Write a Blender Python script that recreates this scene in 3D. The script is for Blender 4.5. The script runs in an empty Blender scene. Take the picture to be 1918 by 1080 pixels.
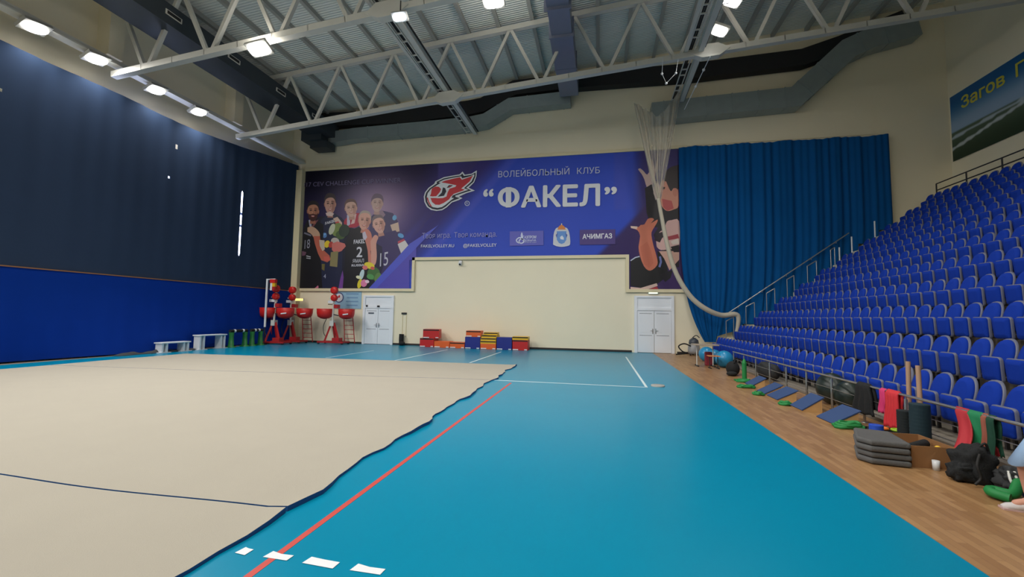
import bpy, math, random
from mathutils import Vector, Matrix
random.seed(7)
scene = bpy.context.scene
COL = scene.collection

# ------------------------------------------------------------------ camera
CAM_H = 1.7
FPX, YAW, PITCH, ROLL = 792.8, .204127, .0657858, .0159122
def cam_axes():
    cy, sy, cp, sp = math.cos(YAW), math.sin(YAW), math.cos(PITCH), math.sin(PITCH)
    fwd = Vector((-sy * cp, cy * cp, sp)); right = Vector((cy, sy, 0)); up = right.cross(fwd)
    c, s = math.cos(ROLL), math.sin(ROLL)
    return c * right + s * up, -s * right + c * up, -fwd
CR, CU, CB = cam_axes()
CPOS = Vector((0, 0, CAM_H))
cd = bpy.data.cameras.new('camera'); cam = bpy.data.objects.new('camera', cd); COL.objects.link(cam)
mw = Matrix.Identity(4)
for i in range(3):
    mw[i][0], mw[i][1], mw[i][2], mw[i][3] = CR[i], CU[i], CB[i], CPOS[i]
cam.matrix_world = mw
cd.sensor_width = 36; cd.lens = FPX / 1918 * 36; cd.clip_start = .05; cd.clip_end = 200
scene.camera = cam
# ------------------------------------------------------------------ world, exposure
w = bpy.data.worlds.new('world'); scene.world = w; w.use_nodes = True
w.node_tree.nodes['Background'].inputs[0].default_value = (.75, .85, 1, 1)
w.node_tree.nodes['Background'].inputs[1].default_value = .25
vs = scene.view_settings
vs.view_transform = 'Standard'; vs.look = 'None'; vs.gamma = 1; vs.use_curve_mapping = False
vs.exposure = 0.0
LAMP = 18.0           # radiance of the lamp lenses
LAMP_W = 97.0        # power of one lamp's beam

def U(px, py, ax, val):
    """the point of the plane (axis ax = val) seen at photograph pixel px, py: used to measure real positions"""
    d = CR * ((px - 959) / FPX) - CU * ((py - 540) / FPX) - CB
    t = (val - CPOS[ax]) / d[ax]
    return CPOS + t * d
def FL(px, py): return U(px, py, 2, 0)

# ------------------------------------------------------------------ materials
def lin(c):
    return tuple(((v / 255) / 12.92 if v / 255 <= .04045 else ((v / 255 + .055) / 1.055) ** 2.4) for v in c) + (1,)
MATS = {}
def mat(name, rgb, rough=.6, metal=0, var=0, scale=8, bump=0, bscale=60, spec=.5, emit=0, alpha=None, coat=0):
    if name in MATS: return MATS[name]
    m = bpy.data.materials.new(name); m.use_nodes = True; nt = m.node_tree; b = nt.nodes['Principled BSDF']
    col = lin(rgb)
    b.inputs['Base Color'].default_value = col
    b.inputs['Roughness'].default_value = rough; b.inputs['Metallic'].default_value = metal
    b.inputs['Specular IOR Level'].default_value = spec
    if coat: b.inputs['Coat Weight'].default_value = coat
    tc = None
    if var or bump:
        tc = nt.nodes.new('ShaderNodeTexCoord')
    if var:
        n = nt.nodes.new('ShaderNodeTexNoise'); n.inputs['Scale'].default_value = scale; n.inputs['Detail'].default_value = 5
        nt.links.new(tc.outputs['Object'], n.inputs['Vector'])
        r = nt.nodes.new('ShaderNodeMapRange'); r.inputs[3].default_value = 1 - var; r.inputs[4].default_value = 1 + var
        nt.links.new(n.outputs['Fac'], r.inputs[0])
        mx = nt.nodes.new('ShaderNodeMix'); mx.data_type = 'RGBA'; mx.blend_type = 'MULTIPLY'; mx.inputs[0].default_value = 1
        mx.inputs[6].default_value = col
        nt.links.new(r.outputs[0], mx.inputs[7]); nt.links.new(mx.outputs[2], b.inputs['Base Color'])
    if bump:
        n2 = nt.nodes.new('ShaderNodeTexNoise'); n2.inputs['Scale'].default_value = bscale
        nt.links.new(tc.outputs['Object'], n2.inputs['Vector'])
        bp = nt.nodes.new('ShaderNodeBump'); bp.inputs['Strength'].default_value = bump; bp.inputs['Distance'].default_value = .02
        nt.links.new(n2.outputs['Fac'], bp.inputs['Height']); nt.links.new(bp.outputs[0], b.inputs['Normal'])
    if emit:
        b.inputs['Emission Color'].default_value = col; b.inputs['Emission Strength'].default_value = emit
    if alpha is not None: b.inputs['Alpha'].default_value = alpha
    MATS[name] = m
    return m
def vcol_mat(name, rough=.5, mult=None):
    m = bpy.data.materials.new(name); m.use_nodes = True; nt = m.node_tree; b = nt.nodes['Principled BSDF']
    a = nt.nodes.new('ShaderNodeVertexColor'); a.layer_name = 'print'
    nt.links.new(a.outputs[0], b.inputs['Base Color']); b.inputs['Roughness'].default_value = rough; b.inputs['Specular IOR Level'].default_value = .25
    return m

M_BEIGE = mat('painted_plaster', (238, 229, 203), .7, var=.03, scale=.7)
M_TRIM = mat('cream_trim', (226, 214, 178), .5)
M_WHITE = mat('white_paint', (222, 226, 230), .45)
M_STEEL = mat('pale_grey_steel', (206, 206, 200), .55, var=.04, scale=3)
M_DUCT = mat('galvanised_sheet', (146, 158, 160), .38, .35, var=.12, scale=3)
M_DUCTB = mat('bluish_sheet', (128, 134, 156), .42, .3, var=.06, scale=3)
M_DUCTD = mat('dark_sheet', (62, 70, 78), .5, .4, var=.08, scale=2)
M_BLACK = mat('black_cladding', (24, 25, 28), .7)
M_CHROME = mat('brushed_rail_steel', (190, 190, 188), .28, .9)
M_RED = mat('red_plastic', (205, 38, 34), .4)
M_REDP = mat('red_paint', (175, 38, 40), .4)
M_DARK = mat('dark_grey_metal', (48, 48, 52), .5, .3)
M_BLACKF = mat('black_fabric', (20, 22, 24), .85, bump=.3)
M_WOOD = mat('light_plywood', (196, 156, 104), .55, var=.12, scale=12)
M_GREEN = mat('green_rubber', (22, 128, 62), .6, var=.08)
M_TEXT = mat('white_ink', (222, 224, 230), .6)

# ------------------------------------------------------------------ mesh builder
class MB:
    def __init__(s): s.v = []; s.f = []; s.m = []; s.sm = []
    def add(s, verts, faces, mi=0, smooth=False):
        o = len(s.v); s.v += [tuple(x) for x in verts]
        for f in faces: s.f.append(tuple(o + i for i in f)); s.m.append(mi); s.sm.append(smooth)
        return s
    def box(s, x0, x1, y0, y1, z0, z1, mi=0):
        v = [(x, y, z) for x in (x0, x1) for y in (y0, y1) for z in (z0, z1)]
        return s.add(v, [(0, 1, 3, 2), (4, 6, 7, 5), (0, 4, 5, 1), (2, 3, 7, 6), (0, 2, 6, 4), (1, 5, 7, 3)], mi)
    def obox(s, c, ax, ay, az, hx, hy, hz, mi=0):
        c, ax, ay, az = Vector(c), Vector(ax), Vector(ay), Vector(az)
        v = [c + ax * (hx * i) + ay * (hy * j) + az * (hz * k) for i in (-1, 1) for j in (-1, 1) for k in (-1, 1)]
        return s.add(v, [(0, 1, 3, 2), (4, 6, 7, 5), (0, 4, 5, 1), (2, 3, 7, 6), (0, 2, 6, 4), (1, 5, 7, 3)], mi)
    def rbox(s, cx, cy, z0, lx, ly, h, rot, mi=0):
        c, n = math.cos(rot), math.sin(rot)
        return s.obox((cx, cy, z0 + h / 2), (c, n, 0), (-n, c, 0), (0, 0, 1), lx / 2, ly / 2, h / 2, mi)
    def bar(s, a, b, wd, ht, up=(0, 0, 1), mi=0):
        a, b = Vector(a), Vector(b); d = (b - a); L = d.length; d.normalize()
        sd = d.cross(Vector(up))
        if sd.length < 1e-4: sd = d.cross(Vector((1, 0, 0)))
        sd.normalize(); u2 = sd.cross(d)
        return s.obox((a + b) / 2, d, sd, u2, L / 2, wd / 2, ht / 2, mi)
    def tube(s, pts, r, n=8, mi=0, cap=True, closed=False):
        pts = [Vector(p) for p in pts]; rs = r if isinstance(r, (list, tuple)) else [r] * len(pts)
        rings = []; prev = None
        for i, p in enumerate(pts):
            if closed: d = pts[(i + 1) % len(pts)] - pts[i - 1]
            else: d = pts[min(i + 1, len(pts) - 1)] - pts[max(i - 1, 0)]
            d.normalize()
            if prev is None:
                sd = d.cross(Vector((0, 0, 1)))
                if sd.length < 1e-3: sd = d.cross(Vector((1, 0, 0)))
            else:
                sd = prev - d * prev.dot(d)
            sd.normalize(); prev = sd; up = sd.cross(d)
            rings.append([p + (sd * math.cos(t) + up * math.sin(t)) * rs[i] for t in [2 * math.pi * k / n for k in range(n)]])
        v = [q for rg in rings for q in rg]; f = []
        m = len(rings)
        for i in range(m if closed else m - 1):
            j = (i + 1) % m
            for k in range(n): f.append((i * n + k, i * n + (k + 1) % n, j * n + (k + 1) % n, j * n + k))
        s.add(v, f, mi, True)
        if cap and not closed: s.add(rings[0], [tuple(range(n))[::-1]], mi); s.add(rings[-1], [tuple(range(n))], mi)
        return s
    def lathe(s, prof, c=(0, 0, 0), n=20, mi=0, axis='z', sx=1, sy=1):
        v = []; c = Vector(c)
        for (r, z) in prof:
            for k in range(n):
                t = 2 * math.pi * k / n; x, y = r * math.cos(t) * sx, r * math.sin(t) * sy
                v.append(c + (Vector((x, y, z)) if axis == 'z' else Vector((z, x, y)) if axis == 'x' else Vector((x, z, y))))
        f = []
        for i in range(len(prof) - 1):
            for k in range(n): f.append((i * n + k, i * n + (k + 1) % n, (i + 1) * n + (k + 1) % n, (i + 1) * n + k))
        s.add(v, f, mi, True)
        if prof[0][0] > 1e-6: s.add(v[:n], [tuple(range(n))[::-1]], mi)
        if prof[-1][0] > 1e-6: s.add(v[-n:], [tuple(range(n))], mi)
        return s
    def sphere(s, c, r, n=20, m=12, mi=0, sc=(1, 1, 1)):
        v = []; f = []; c = Vector(c)
        for i in range(m + 1):
            a = math.pi * i / m
            for k in range(n):
                t = 2 * math.pi * k / n
                v.append(c + Vector((math.sin(a) * math.cos(t) * r * sc[0], math.sin(a) * math.sin(t) * r * sc[1], math.cos(a) * r * sc[2])))
        for i in range(m):
            for k in range(n): f.append((i * n + k, (i + 1) * n + k, (i + 1) * n + (k + 1) % n, i * n + (k + 1) % n))
        return s.add(v, f, mi, True)
    def prism(s, poly, off, mi=0, smooth=False):
        """extrude the 3-D polygon by vector off"""
        off = Vector(off); n = len(poly); a = [Vector(p) for p in poly]; b = [p + off for p in a]
        s.add(a + b, [tuple(range(n))[::-1], tuple(range(n, 2 * n))] + [(i, (i + 1) % n, n + (i + 1) % n, n + i) for i in range(n)], mi, smooth)
        return s
    def grid(s, fn, nu, nv, mi=0, smooth=True, skip=None):
        v = [fn(i / nu, j / nv) for i in range(nu + 1) for j in range(nv + 1)]
        f = [(i * (nv + 1) + j, (i + 1) * (nv + 1) + j, (i + 1) * (nv + 1) + j + 1, i * (nv + 1) + j + 1) for i in range(nu) for j in range(nv) if not (skip and skip(i, j))]
        return s.add(v, f, mi, smooth)
    def build(s, name, mats, parent=None, origin=None, **props):
        mats = mats if isinstance(mats, (list, tuple)) else [mats]
        o3 = Vector(origin) if origin is not None else None
        if o3 is None:
            o3 = parent_loc(parent) if parent else Vector((0, 0, 0))
        me = bpy.data.meshes.new(name)
        me.from_pydata([tuple(Vector(v) - o3) for v in s.v], [], s.f)
        for m in mats: me.materials.append(m)
        me.polygons.foreach_set('material_index', s.m); me.polygons.foreach_set('use_smooth', s.sm)
        me.update()
        o = bpy.data.objects.new(name, me); COL.objects.link(o)
        if parent:
            o.parent = parent; o.location = o3 - parent_loc(parent)
        else: o.location = o3
        for k, v in props.items(): o[k] = v
        return o
LOC = {}
def parent_loc(p):
    l = Vector(p.location)
    while p.parent: p = p.parent; l += Vector(p.location)
    return l
def thing(name, label, cat, loc=(0, 0, 0), group=None):
    o = bpy.data.objects.new(name, None); COL.objects.link(o); o.location = loc; o.empty_display_size = .1
    o['label'] = label; o['category'] = cat
    if group: o['group'] = group
    return o
def tag(o, label, cat, group=None):
    o['label'] = label; o['category'] = cat
    if group: o['group'] = group
    return o
def struct(mb, name, mats, parent=None, origin=None):
    o = mb.build(name, mats, parent, origin)
    if not parent: o['kind'] = 'structure'
    return o
def bevel(o, wd=.01, seg=2):
    m = o.modifiers.new('bevel', 'BEVEL'); m.width = wd; m.segments = seg; m.limit_method = 'ANGLE'
    return o
def subsurf(o, lv=1):
    m = o.modifiers.new('subsurf', 'SUBSURF'); m.levels = lv; m.render_levels = lv; return o
def solid(o, t):
    m = o.modifiers.new('solid', 'SOLIDIFY'); m.thickness = t; m.offset = 0; return o
def rgb3(c): return lin(c)[:3]

# text laid on a plane: p0/p1 = baseline ends in the world, up direction, height of capitals
def text_mesh(name, body, p0, p1, up, height, material, parent, bold=0.0, keep=True, thick=0.0, shear=0.0):
    c = bpy.data.curves.new(name, 'FONT'); c.body = body; c.extrude = 0; c.shear = shear
    t = bpy.data.objects.new('tmp', c); COL.objects.link(t); bpy.context.view_layer.update()
    me = bpy.data.meshes.new_from_object(t.evaluated_get(bpy.context.evaluated_depsgraph_get()))
    xs = [v.co.x for v in me.vertices]; x0, x1 = min(xs), max(xs)
    cap = .72
    p0, p1, up = Vector(p0), Vector(p1), Vector(up).normalized()
    d = p1 - p0; o3 = parent_loc(parent) if parent else Vector((0, 0, 0))
    base = [(v.co.x, v.co.y) for v in me.vertices]; fcs = [tuple(p.vertices) for p in me.polygons]; bpy.data.meshes.remove(me)
    offs = [(0, 0)] + ([(bold * math.cos(a), bold * math.sin(a)) for a in [math.pi * k / 4 for k in range(8)]] if bold else [])
    vv = []; ff = []
    for k, (ox, oy) in enumerate(offs):
        n0 = len(vv)
        lift = d.normalized().cross(up) * (.00025 * k)
        for bx_, by_ in base: vv.append(tuple(lift + p0 + d * ((bx_ + ox - x0 + bold) / (x1 - x0 + 2 * bold)) + up * ((by_ + oy) / cap * height) - o3))
        ff += [tuple(n0 + i for i in f) for f in fcs]
    me = bpy.data.meshes.new(name); me.from_pydata(vv, [], ff)
    bpy.data.objects.remove(t); bpy.data.curves.remove(c)
    me.materials.append(material)
    o = bpy.data.objects.new(name, me); COL.objects.link(o)
    if parent: o.parent = parent
    return o
ORD = ['first', 'second', 'third', 'fourth', 'fifth', 'sixth', 'seventh', 'eighth', 'ninth', 'tenth', 'eleventh', 'twelfth', 'thirteenth', 'fourteenth',
       'fifteenth', 'sixteenth', 'seventeenth', 'eighteenth', 'nineteenth', 'twentieth']
def ordinal(n):
    if n < 20: return ORD[n]
    tens = {2: 'twenty', 3: 'thirty', 4: 'forty', 5: 'fifty'}; k = n + 1
    if k % 10 == 0: return {30: 'thirtieth', 40: 'fortieth', 50: 'fiftieth'}[k]
    return tens[k // 10] + '-' + ORD[k % 10 - 1]

# ================================================================== SETTING
YW, XL, XRW, YF = 22.2, -18.5, 15.5, -7.0
def roofz(x): return 14.0 + .087 * (x + 12.8)
# floor: blue court vinyl, parquet strip
def floor_mat():
    m = bpy.data.materials.new('blue_court_vinyl'); m.use_nodes = True; nt = m.node_tree; b = nt.nodes['Principled BSDF']
    tc = nt.nodes.new('ShaderNodeTexCoord'); n = nt.nodes.new('ShaderNodeTexNoise'); n.inputs['Scale'].default_value = .5; n.inputs['Detail'].default_value = 6
    nt.links.new(tc.outputs['Object'], n.inputs['Vector'])
    r = nt.nodes.new('ShaderNodeValToRGB'); r.color_ramp.elements[0].position = .3; r.color_ramp.elements[1].position = .7
    r.color_ramp.elements[0].color = lin((0, 128, 162)); r.color_ramp.elements[1].color = lin((0, 132, 166))
    nt.links.new(n.outputs['Fac'], r.inputs[0]); nt.links.new(r.outputs[0], b.inputs['Base Color'])
    n2 = nt.nodes.new('ShaderNodeTexNoise'); n2.inputs['Scale'].default_value = 3; nt.links.new(tc.outputs['Object'], n2.inputs['Vector'])
    mr = nt.nodes.new('ShaderNodeMapRange'); mr.inputs[3].default_value = .27; mr.inputs[4].default_value = .29
    nt.links.new(n2.outputs['Fac'], mr.inputs[0]); nt.links.new(mr.outputs[0], b.inputs['Roughness'])
    b.inputs['Specular IOR Level'].default_value = .18
    return m
def parquet_mat():
    m = bpy.data.materials.new('parquet'); m.use_nodes = True; nt = m.node_tree; b = nt.nodes['Principled BSDF']
    tc = nt.nodes.new('ShaderNodeTexCoord'); mp = nt.nodes.new('ShaderNodeMapping'); mp.inputs['Rotation'].default_value = (0, 0, math.pi / 2)
    nt.links.new(tc.outputs['Object'], mp.inputs['Vector'])
    br = nt.nodes.new('ShaderNodeTexBrick'); br.inputs['Scale'].default_value = 1; br.inputs['Brick Width'].default_value = .45; br.inputs['Row Height'].default_value = .07
    br.inputs['Mortar Size'].default_value = .0015; br.inputs['Color1'].default_value = lin((172, 134, 92)); br.inputs['Color2'].default_value = lin((148, 110, 72)); br.inputs['Mortar'].default_value = lin((120, 86, 60))
    nt.links.new(mp.outputs[0], br.inputs['Vector'])
    n = nt.nodes.new('ShaderNodeTexNoise'); n.inputs['Scale'].default_value = 3; n.inputs['Detail'].default_value = 8; nt.links.new(mp.outputs[0], n.inputs['Vector'])
    mp2 = nt.nodes.new('ShaderNodeMapRange'); mp2.inputs[3].default_value = .85; mp2.inputs[4].default_value = 1.12; nt.links.new(n.outputs['Fac'], mp2.inputs[0])
    mx = nt.nodes.new('ShaderNodeMix'); mx.data_type = 'RGBA'; mx.blend_type = 'MULTIPLY'; mx.inputs[0].default_value = 1
    nt.links.new(br.outputs['Color'], mx.inputs[6]); nt.links.new(mp2.outputs[0], mx.inputs[7]); nt.links.new(mx.outputs[2], b.inputs['Base Color'])
    b.inputs['Roughness'].default_value = .38
    return m
floor = struct(MB().box(-17.55, 2.585, YF, YW, -.2, 0), 'floor', floor_mat())
struct(MB().box(2.585, XRW, YF, YW, -.2, 0), 'floor_parquet', parquet_mat())
struct(MB().box(XL, -17.55, YF, YW, -.2, 0), 'floor_edge', mat('grey_floor_edge', (120, 112, 100), .6, var=.08))
M_LINEW = mat('white_line_paint', (210, 226, 230), .4); M_LINER = mat('red_line_paint', (196, 74, 66), .45)
def fline(name, a, b, wd, m):
    a, b = Vector(a), Vector(b); d = (b - a).normalized(); s = Vector((-d.y, d.x, 0)) * wd / 2
    o = MB().prism([a - s, b - s, b + s, a + s], (0, 0, .002)).build(name, m); o.parent = floor; return o
fline('court_line', (1.15, 11.1, 0), (1.15, 19.45, 0), .06, M_LINEW)
fline('court_line', (-3, 11.08, 0), (1.18, 11.1, 0), .055, M_LINEW)
fline('court_line', FL(740, 674.8), FL(838, 654.5), .07, M_LINEW)
fline('court_line', FL(880, 679), FL(938.5, 658.8), .07, M_LINEW)
fline('court_line', FL(610, 670), FL(700, 656), .05, M_LINEW)
fline('red_court_line', (-2.215, -1, 0), (-2.215, 10.75, 0), .055, M_LINER)

# walls
def wall_poly(x0, x1, y, th):
    return MB().prism([(x0, y, -.2), (x1, y, -.2), (x1, y, roofz(x1) + .3), (x0, y, roofz(x0) + .3)], (0, th, 0))
struct(wall_poly(XL - .3, XRW + .3, YW, .3), 'wall_back', M_BEIGE)
struct(wall_poly(XL - .3, XRW + .3, YF - .3, .3), 'wall_front', M_BEIGE)
struct(MB().box(XRW, XRW + .3, YF, YW, -.2, roofz(XRW) + .3), 'wall_right', M_BEIGE)
# left wall with a window band behind the dark curtain
wl = MB()
WZ0, WZ1 = 4.2, 9.6
wl.box(XL - .3, XL, YF, YW, -.2, WZ0).box(XL - .3, XL, YF, YW, WZ1, roofz(XL) + .3)
wins = [(12.2, 14.8), (17.0, 19.2)]
y0 = YF
for a, b in wins: wl.box(XL - .3, XL, y0, a, WZ0, WZ1); y0 = b
wl.box(XL - .3, XL, y0, YW, WZ0, WZ1)
struct(wl, 'wall_left', M_BEIGE)
m_day = mat('daylight_pane', (205, 215, 255), .5, emit=9); m_day.cycles.emission_sampling = 'NONE'
for i, (a, b) in enumerate(wins):
    o = struct(MB().box(XL - .25, XL - .2, a, b, WZ0, WZ1), 'window_%d' % (i + 1), m_day)
    fr = MB()
    for z in (WZ0, 6.25, 6.9, WZ1): fr.box(XL - .2, XL - .1, a, b, z - .06, z + .06)
    for y in (a, (a + b) / 2, b): fr.box(XL - .2, XL - .1, y - .05, y + .05, WZ0, WZ1)
    fr.build('window_frame', M_WHITE, o)
# roof deck with corrugations
def deck_mat():
    m = bpy.data.materials.new('corrugated_deck'); m.use_nodes = True; nt = m.node_tree; b = nt.nodes['Principled BSDF']
    tc = nt.nodes.new('ShaderNodeTexCoord'); wv = nt.nodes.new('ShaderNodeTexWave'); wv.bands_direction = 'Y'; wv.inputs['Scale'].default_value = 2.6; wv.inputs['Distortion'].default_value = 0
    nt.links.new(tc.outputs['Object'], wv.inputs['Vector'])
    bp = nt.nodes.new('ShaderNodeBump'); bp.inputs['Strength'].default_value = .6; bp.inputs['Distance'].default_value = .05
    nt.links.new(wv.outputs['Fac'], bp.inputs['Height']); nt.links.new(bp.outputs[0], b.inputs['Normal'])
    n = nt.nodes.new('ShaderNodeTexNoise'); n.inputs['Scale'].default_value = .8; nt.links.new(tc.outputs['Object'], n.inputs['Vector'])
    r = nt.nodes.new('ShaderNodeValToRGB'); r.color_ramp.elements[0].color = lin((228, 234, 228)); r.color_ramp.elements[1].color = lin((240, 242, 236))
    nt.links.new(n.outputs['Fac'], r.inputs[0]); nt.links.new(r.outputs[0], b.inputs['Base Color']); b.inputs['Roughness'].default_value = .55
    return m
struct(MB().prism([(XL - .3, YF - .3, roofz(XL - .3)), (XRW + .3, YF - .3, roofz(XRW + .3)), (XRW + .3, YW + .3, roofz(XRW + .3)), (XL - .3, YW + .3, roofz(XL - .3))], (0, 0, .2)), 'ceiling', deck_mat())
M_PURL = mat('purlin_steel', (168, 168, 162), .6)
px_ = [-17.2, -15.8, -14.35, -12.9, -11.5, -10.1, -8.75, -7.4, -5.8, -4.4, -2.9, -1.5, -.1, 1.3, 2.7, 4.1, 5.5, 6.9, 8.3, 9.8, 11.2, 12.6, 14]
for x in px_:
    z = roofz(x)
    b = MB().box(x - .04, x + .04, YF, YW, z - .22, z - .01).box(x - .08, x + .08, YF, YW, z - .235, z - .215)
    struct(b, 'ceiling_beam', M_PURL)
# long beams on the wall sides
struct(MB().box(-17.85, -17.65, YF, YW, 10.82, 11.0).box(-17.95, -17.55, YF, YW, 10.78, 10.83), 'trim_1', M_STEEL)
# corner column by the banner
struct(MB().box(-17.93, -17.52, YW - .35, YW, 0, 10.3), 'trim_2', M_TRIM)
struct(MB().tube([(-18.02, YW - .12, 0), (-18.02, YW - .12, 10.6)], .045).tube([(-18.18, YW - .12, 0), (-18.18, YW - .12, 10.6)], .06), 'trim_3', mat('grey_pipe', (150, 150, 158), .5))
# brackets (column heads) on the wall where trusses land
for y in (12.0, 17.56):
    struct(MB().box(XL, -17.9, y - .25, y + .25, 11.2, roofz(-18.3) - .1), 'wall_left_pillar', M_BEIGE)
# baseboard
struct(MB().box(-17.5, 1.6, YW - .03, YW, 0, .1).box(3.75, 5.2, YW - .03, YW, 0, .1), 'baseboard_back', mat('dark_baseboard', (46, 40, 38), .6))
# faint ledge across the upper wall
zl = U(1000, 252, 1, YW).z
struct(MB().box(-17.5, 12.5, YW - .035, YW, 10.42, 11.72), 'wall_back_ledge', M_BEIGE)

# doors ---------------------------------------------------------------
M_DOOR = mat('white_door_plastic', (236, 240, 246), .4); M_DGAP = mat('door_gap', (90, 96, 104), .6)
def door(name, x0, x1, ztop, ztr):
    f = MB(); y = YW - .1
    f.box(x0, x0 + .14, y, YW, 0, ztop).box(x1 - .14, x1, y, YW, 0, ztop).box(x0 + .14, x1 - .14, y, YW, ztop - .1, ztop).box(x0 + .14, x1 - .14, y, YW, ztr - .06, ztr + .06)
    o = struct(f, name, M_DOOR)
    MB().box(x0 + .14, x1 - .14, YW - .05, YW, ztr + .06, ztop - .1).build('transom_panel', M_DOOR, o)
    xm = (x0 + x1) / 2
    for a, b, sg in ((x0 + .15, xm - .01, 1), (xm + .01, x1 - .15, -1)):
        lf = MB().box(a, b, YW - .07, YW - .01, .02, ztr - .07, 0)
        for z0, z1 in ((.12, .85), (1.0, ztr - .22)):
            lf.box(a + .1, b - .1, YW - .078, YW - .069, z0, z1, 0)
            lf.box(a + .1, b - .1, YW - .08, YW - .069, z1, z1 + .02, 1)
        l = lf.build('door_leaf', [M_DOOR, M_DGAP], o)
        hx = b - .06 if sg > 0 else a + .06
        MB().box(hx - .02, hx + .02, YW - .09, YW - .07, .95, 1.2).tube([(hx, YW - .09, 1.1), (hx, YW - .14, 1.1), (hx - sg * .12, YW - .14, 1.1)], .012).build('handle', M_CHROME, l)
    return o
d1 = door('door_1', -13.3, -11.4, 2.78, 2.1)
MB().box(-12.95, -12.6, YW - .09, YW - .08, 1.72, 1.8).build('door_sign', mat('small_grey_sign', (90, 96, 110), .5), d1)
MB().box(-13.1, -13.0, YW - .13, YW - .1, 2.12, 2.22).box(-12.4, -12.25, YW - .13, YW - .1, 2.1, 2.2).build('closer', M_DARK, d1)
door('door_2', 1.72, 3.62, 2.84, 2.16)

# banner frame trims ----------------------------------------------------
BX0, BX1, BZ0, BZ1 = -17.5, 4.3, 3.17, 10.28
NX0, NX1, NZ = -10.35, 1.47, 4.93
fr = MB(); t = .16; yy = YW - .12
fr.box(-17.5, BX1, yy, YW - .03, BZ1, BZ1 + t)
fr.box(-17.5, NX0 + t, yy, YW - .03, BZ0 - t, BZ0)
fr.box(NX0, NX0 + t, yy, YW - .03, BZ0, NZ)
fr.box(NX0, NX1, yy, YW - .03, NZ - t, NZ).box(NX1 - t, NX1, yy, YW - .03, BZ0 - t, NZ - t)
fr.box(NX1, BX1, yy, YW - .03, BZ0 - t, BZ0)
struct(fr, 'trim_4', M_TRIM)

# ================================================================== BANNER
YB = YW - .07
banner = thing('banner', 'huge blue volleyball club banner across the top of the end wall', 'banner', (-6.6, YB, BZ0))
def B(px, py, lay=0):
    p = U(px, py, 1, YB); p.y = YB - .0005 * lay; return p
def lerp(a, b, t): return tuple(x + (y - x) * t for x, y in zip(a, b))
def ss(a, b, x):
    t = max(0, min(1, (x - a) / (b - a))); return t * t * (3 - 2 * t)
def art(x, z):
    # printed background artwork, as a function of wall position: diagonal bands over a blue field
    k = (x + 10.5) - (z - 5) * .9           # diagonal coordinate
    c = (50, 78, 194)
    c = lerp((58, 50, 120), c, ss(-1.6, .2, k - 1.2))
    if k < 2.6: c = lerp(c, (84, 92, 200), .55 * (ss(.6, 1.0, k) - ss(1.2, 1.5, k)))
    c = lerp((72, 70, 168), c, ss(-2.6, -.9, k)) if k < 1.2 else c
    if k < -.8:
        c = lerp(c, (70, 58, 108), .6)
    # purple triangle at the lower end
    k2 = (x - 1.2) - (z - 5.2) * .95
    if k2 > -1.2 and x > -3: c = lerp(c, (58, 42, 92), ss(-1.2, -.8, k2) * .95)
    if x > .7 and z > 7.2: c = lerp(c, (72, 82, 184), ss(.0, 1.0, 1.8 - abs(x - .2)) * .5)
    if x > 1.5: c = lerp(c, (70, 52, 96), ss(1.5, 2.3, x) * .8)
    # team side: dark night colours with a pale lilac glow
    if x < -9:
        d = math.hypot((x + 12.6) / 2.3, (z - 7.9) / 1.9)
        e = lerp((50, 40, 92), (26, 22, 52), ss(7.6, 10.0, z) * .8 + (.6 if x < -15 else .6 * ss(-13.5, -15, x)))
        g = math.exp(-d * d * .9)
        e = lerp(e, (196, 164, 190), g * .8)
        k3 = (x + 14.0) - (z - 3.2) * 1.0
        t = ss(-.3, .3, k3 - .2)
        u = lerp((88, 92, 200), (84, 72, 172), ss(.2, 1.4, k3))
        if z < 6.4 + (x + 12) * .8: e = lerp(e, u, t * .85)
        c = lerp(e, c, ss(-12.4, -9.6, x + (z - 6) * -.5))
    return tuple(min(255, max(0, v)) for v in c)
def banner_sheet():
    nx, nz = 180, 60
    me = bpy.data.meshes.new('print_sheet'); vs_ = []; idx = {}; fs = []
    xs = [BX0 + (BX1 - BX0) * i / nx for i in range(nx + 1)]; zs = [BZ0 + (BZ1 - BZ0) * j / nz for j in range(nz + 1)]
    ni0 = min(range(nx + 1), key=lambda i: abs(xs[i] - NX0)); ni1 = min(range(nx + 1), key=lambda i: abs(xs[i] - NX1)); nj = min(range(nz + 1), key=lambda j: abs(zs[j] - NZ))
    xs[ni0], xs[ni1], zs[nj] = NX0, NX1, NZ
    L = parent_loc(banner)
    def V(i, j):
        if (i, j) not in idx: idx[(i, j)] = len(vs_); vs_.append((xs[i] - L.x, 0, zs[j] - L.z))
        return idx[(i, j)]
    for i in range(nx):
        for j in range(nz):
            if ni0 <= i < ni1 and j < nj: continue
            fs.append((V(i, j), V(i + 1, j), V(i + 1, j + 1), V(i, j + 1)))
    me.from_pydata(vs_, [], fs)
    ca = me.color_attributes.new('print', 'FLOAT_COLOR', 'POINT')
    for k, v in enumerate(vs_): ca.data[k].color = lin(art(v[0] + L.x, v[2] + L.z))
    me.materials.append(vcol_mat('banner_print', .45)); me.update()
    o = bpy.data.objects.new('print_sheet', me); COL.objects.link(o); o.parent = banner
banner_sheet()
INK = {}
def ink(c):
    if c not in INK: INK[c] = mat('ink_%d_%d_%d' % c, c, .5)
    return INK[c]
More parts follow.
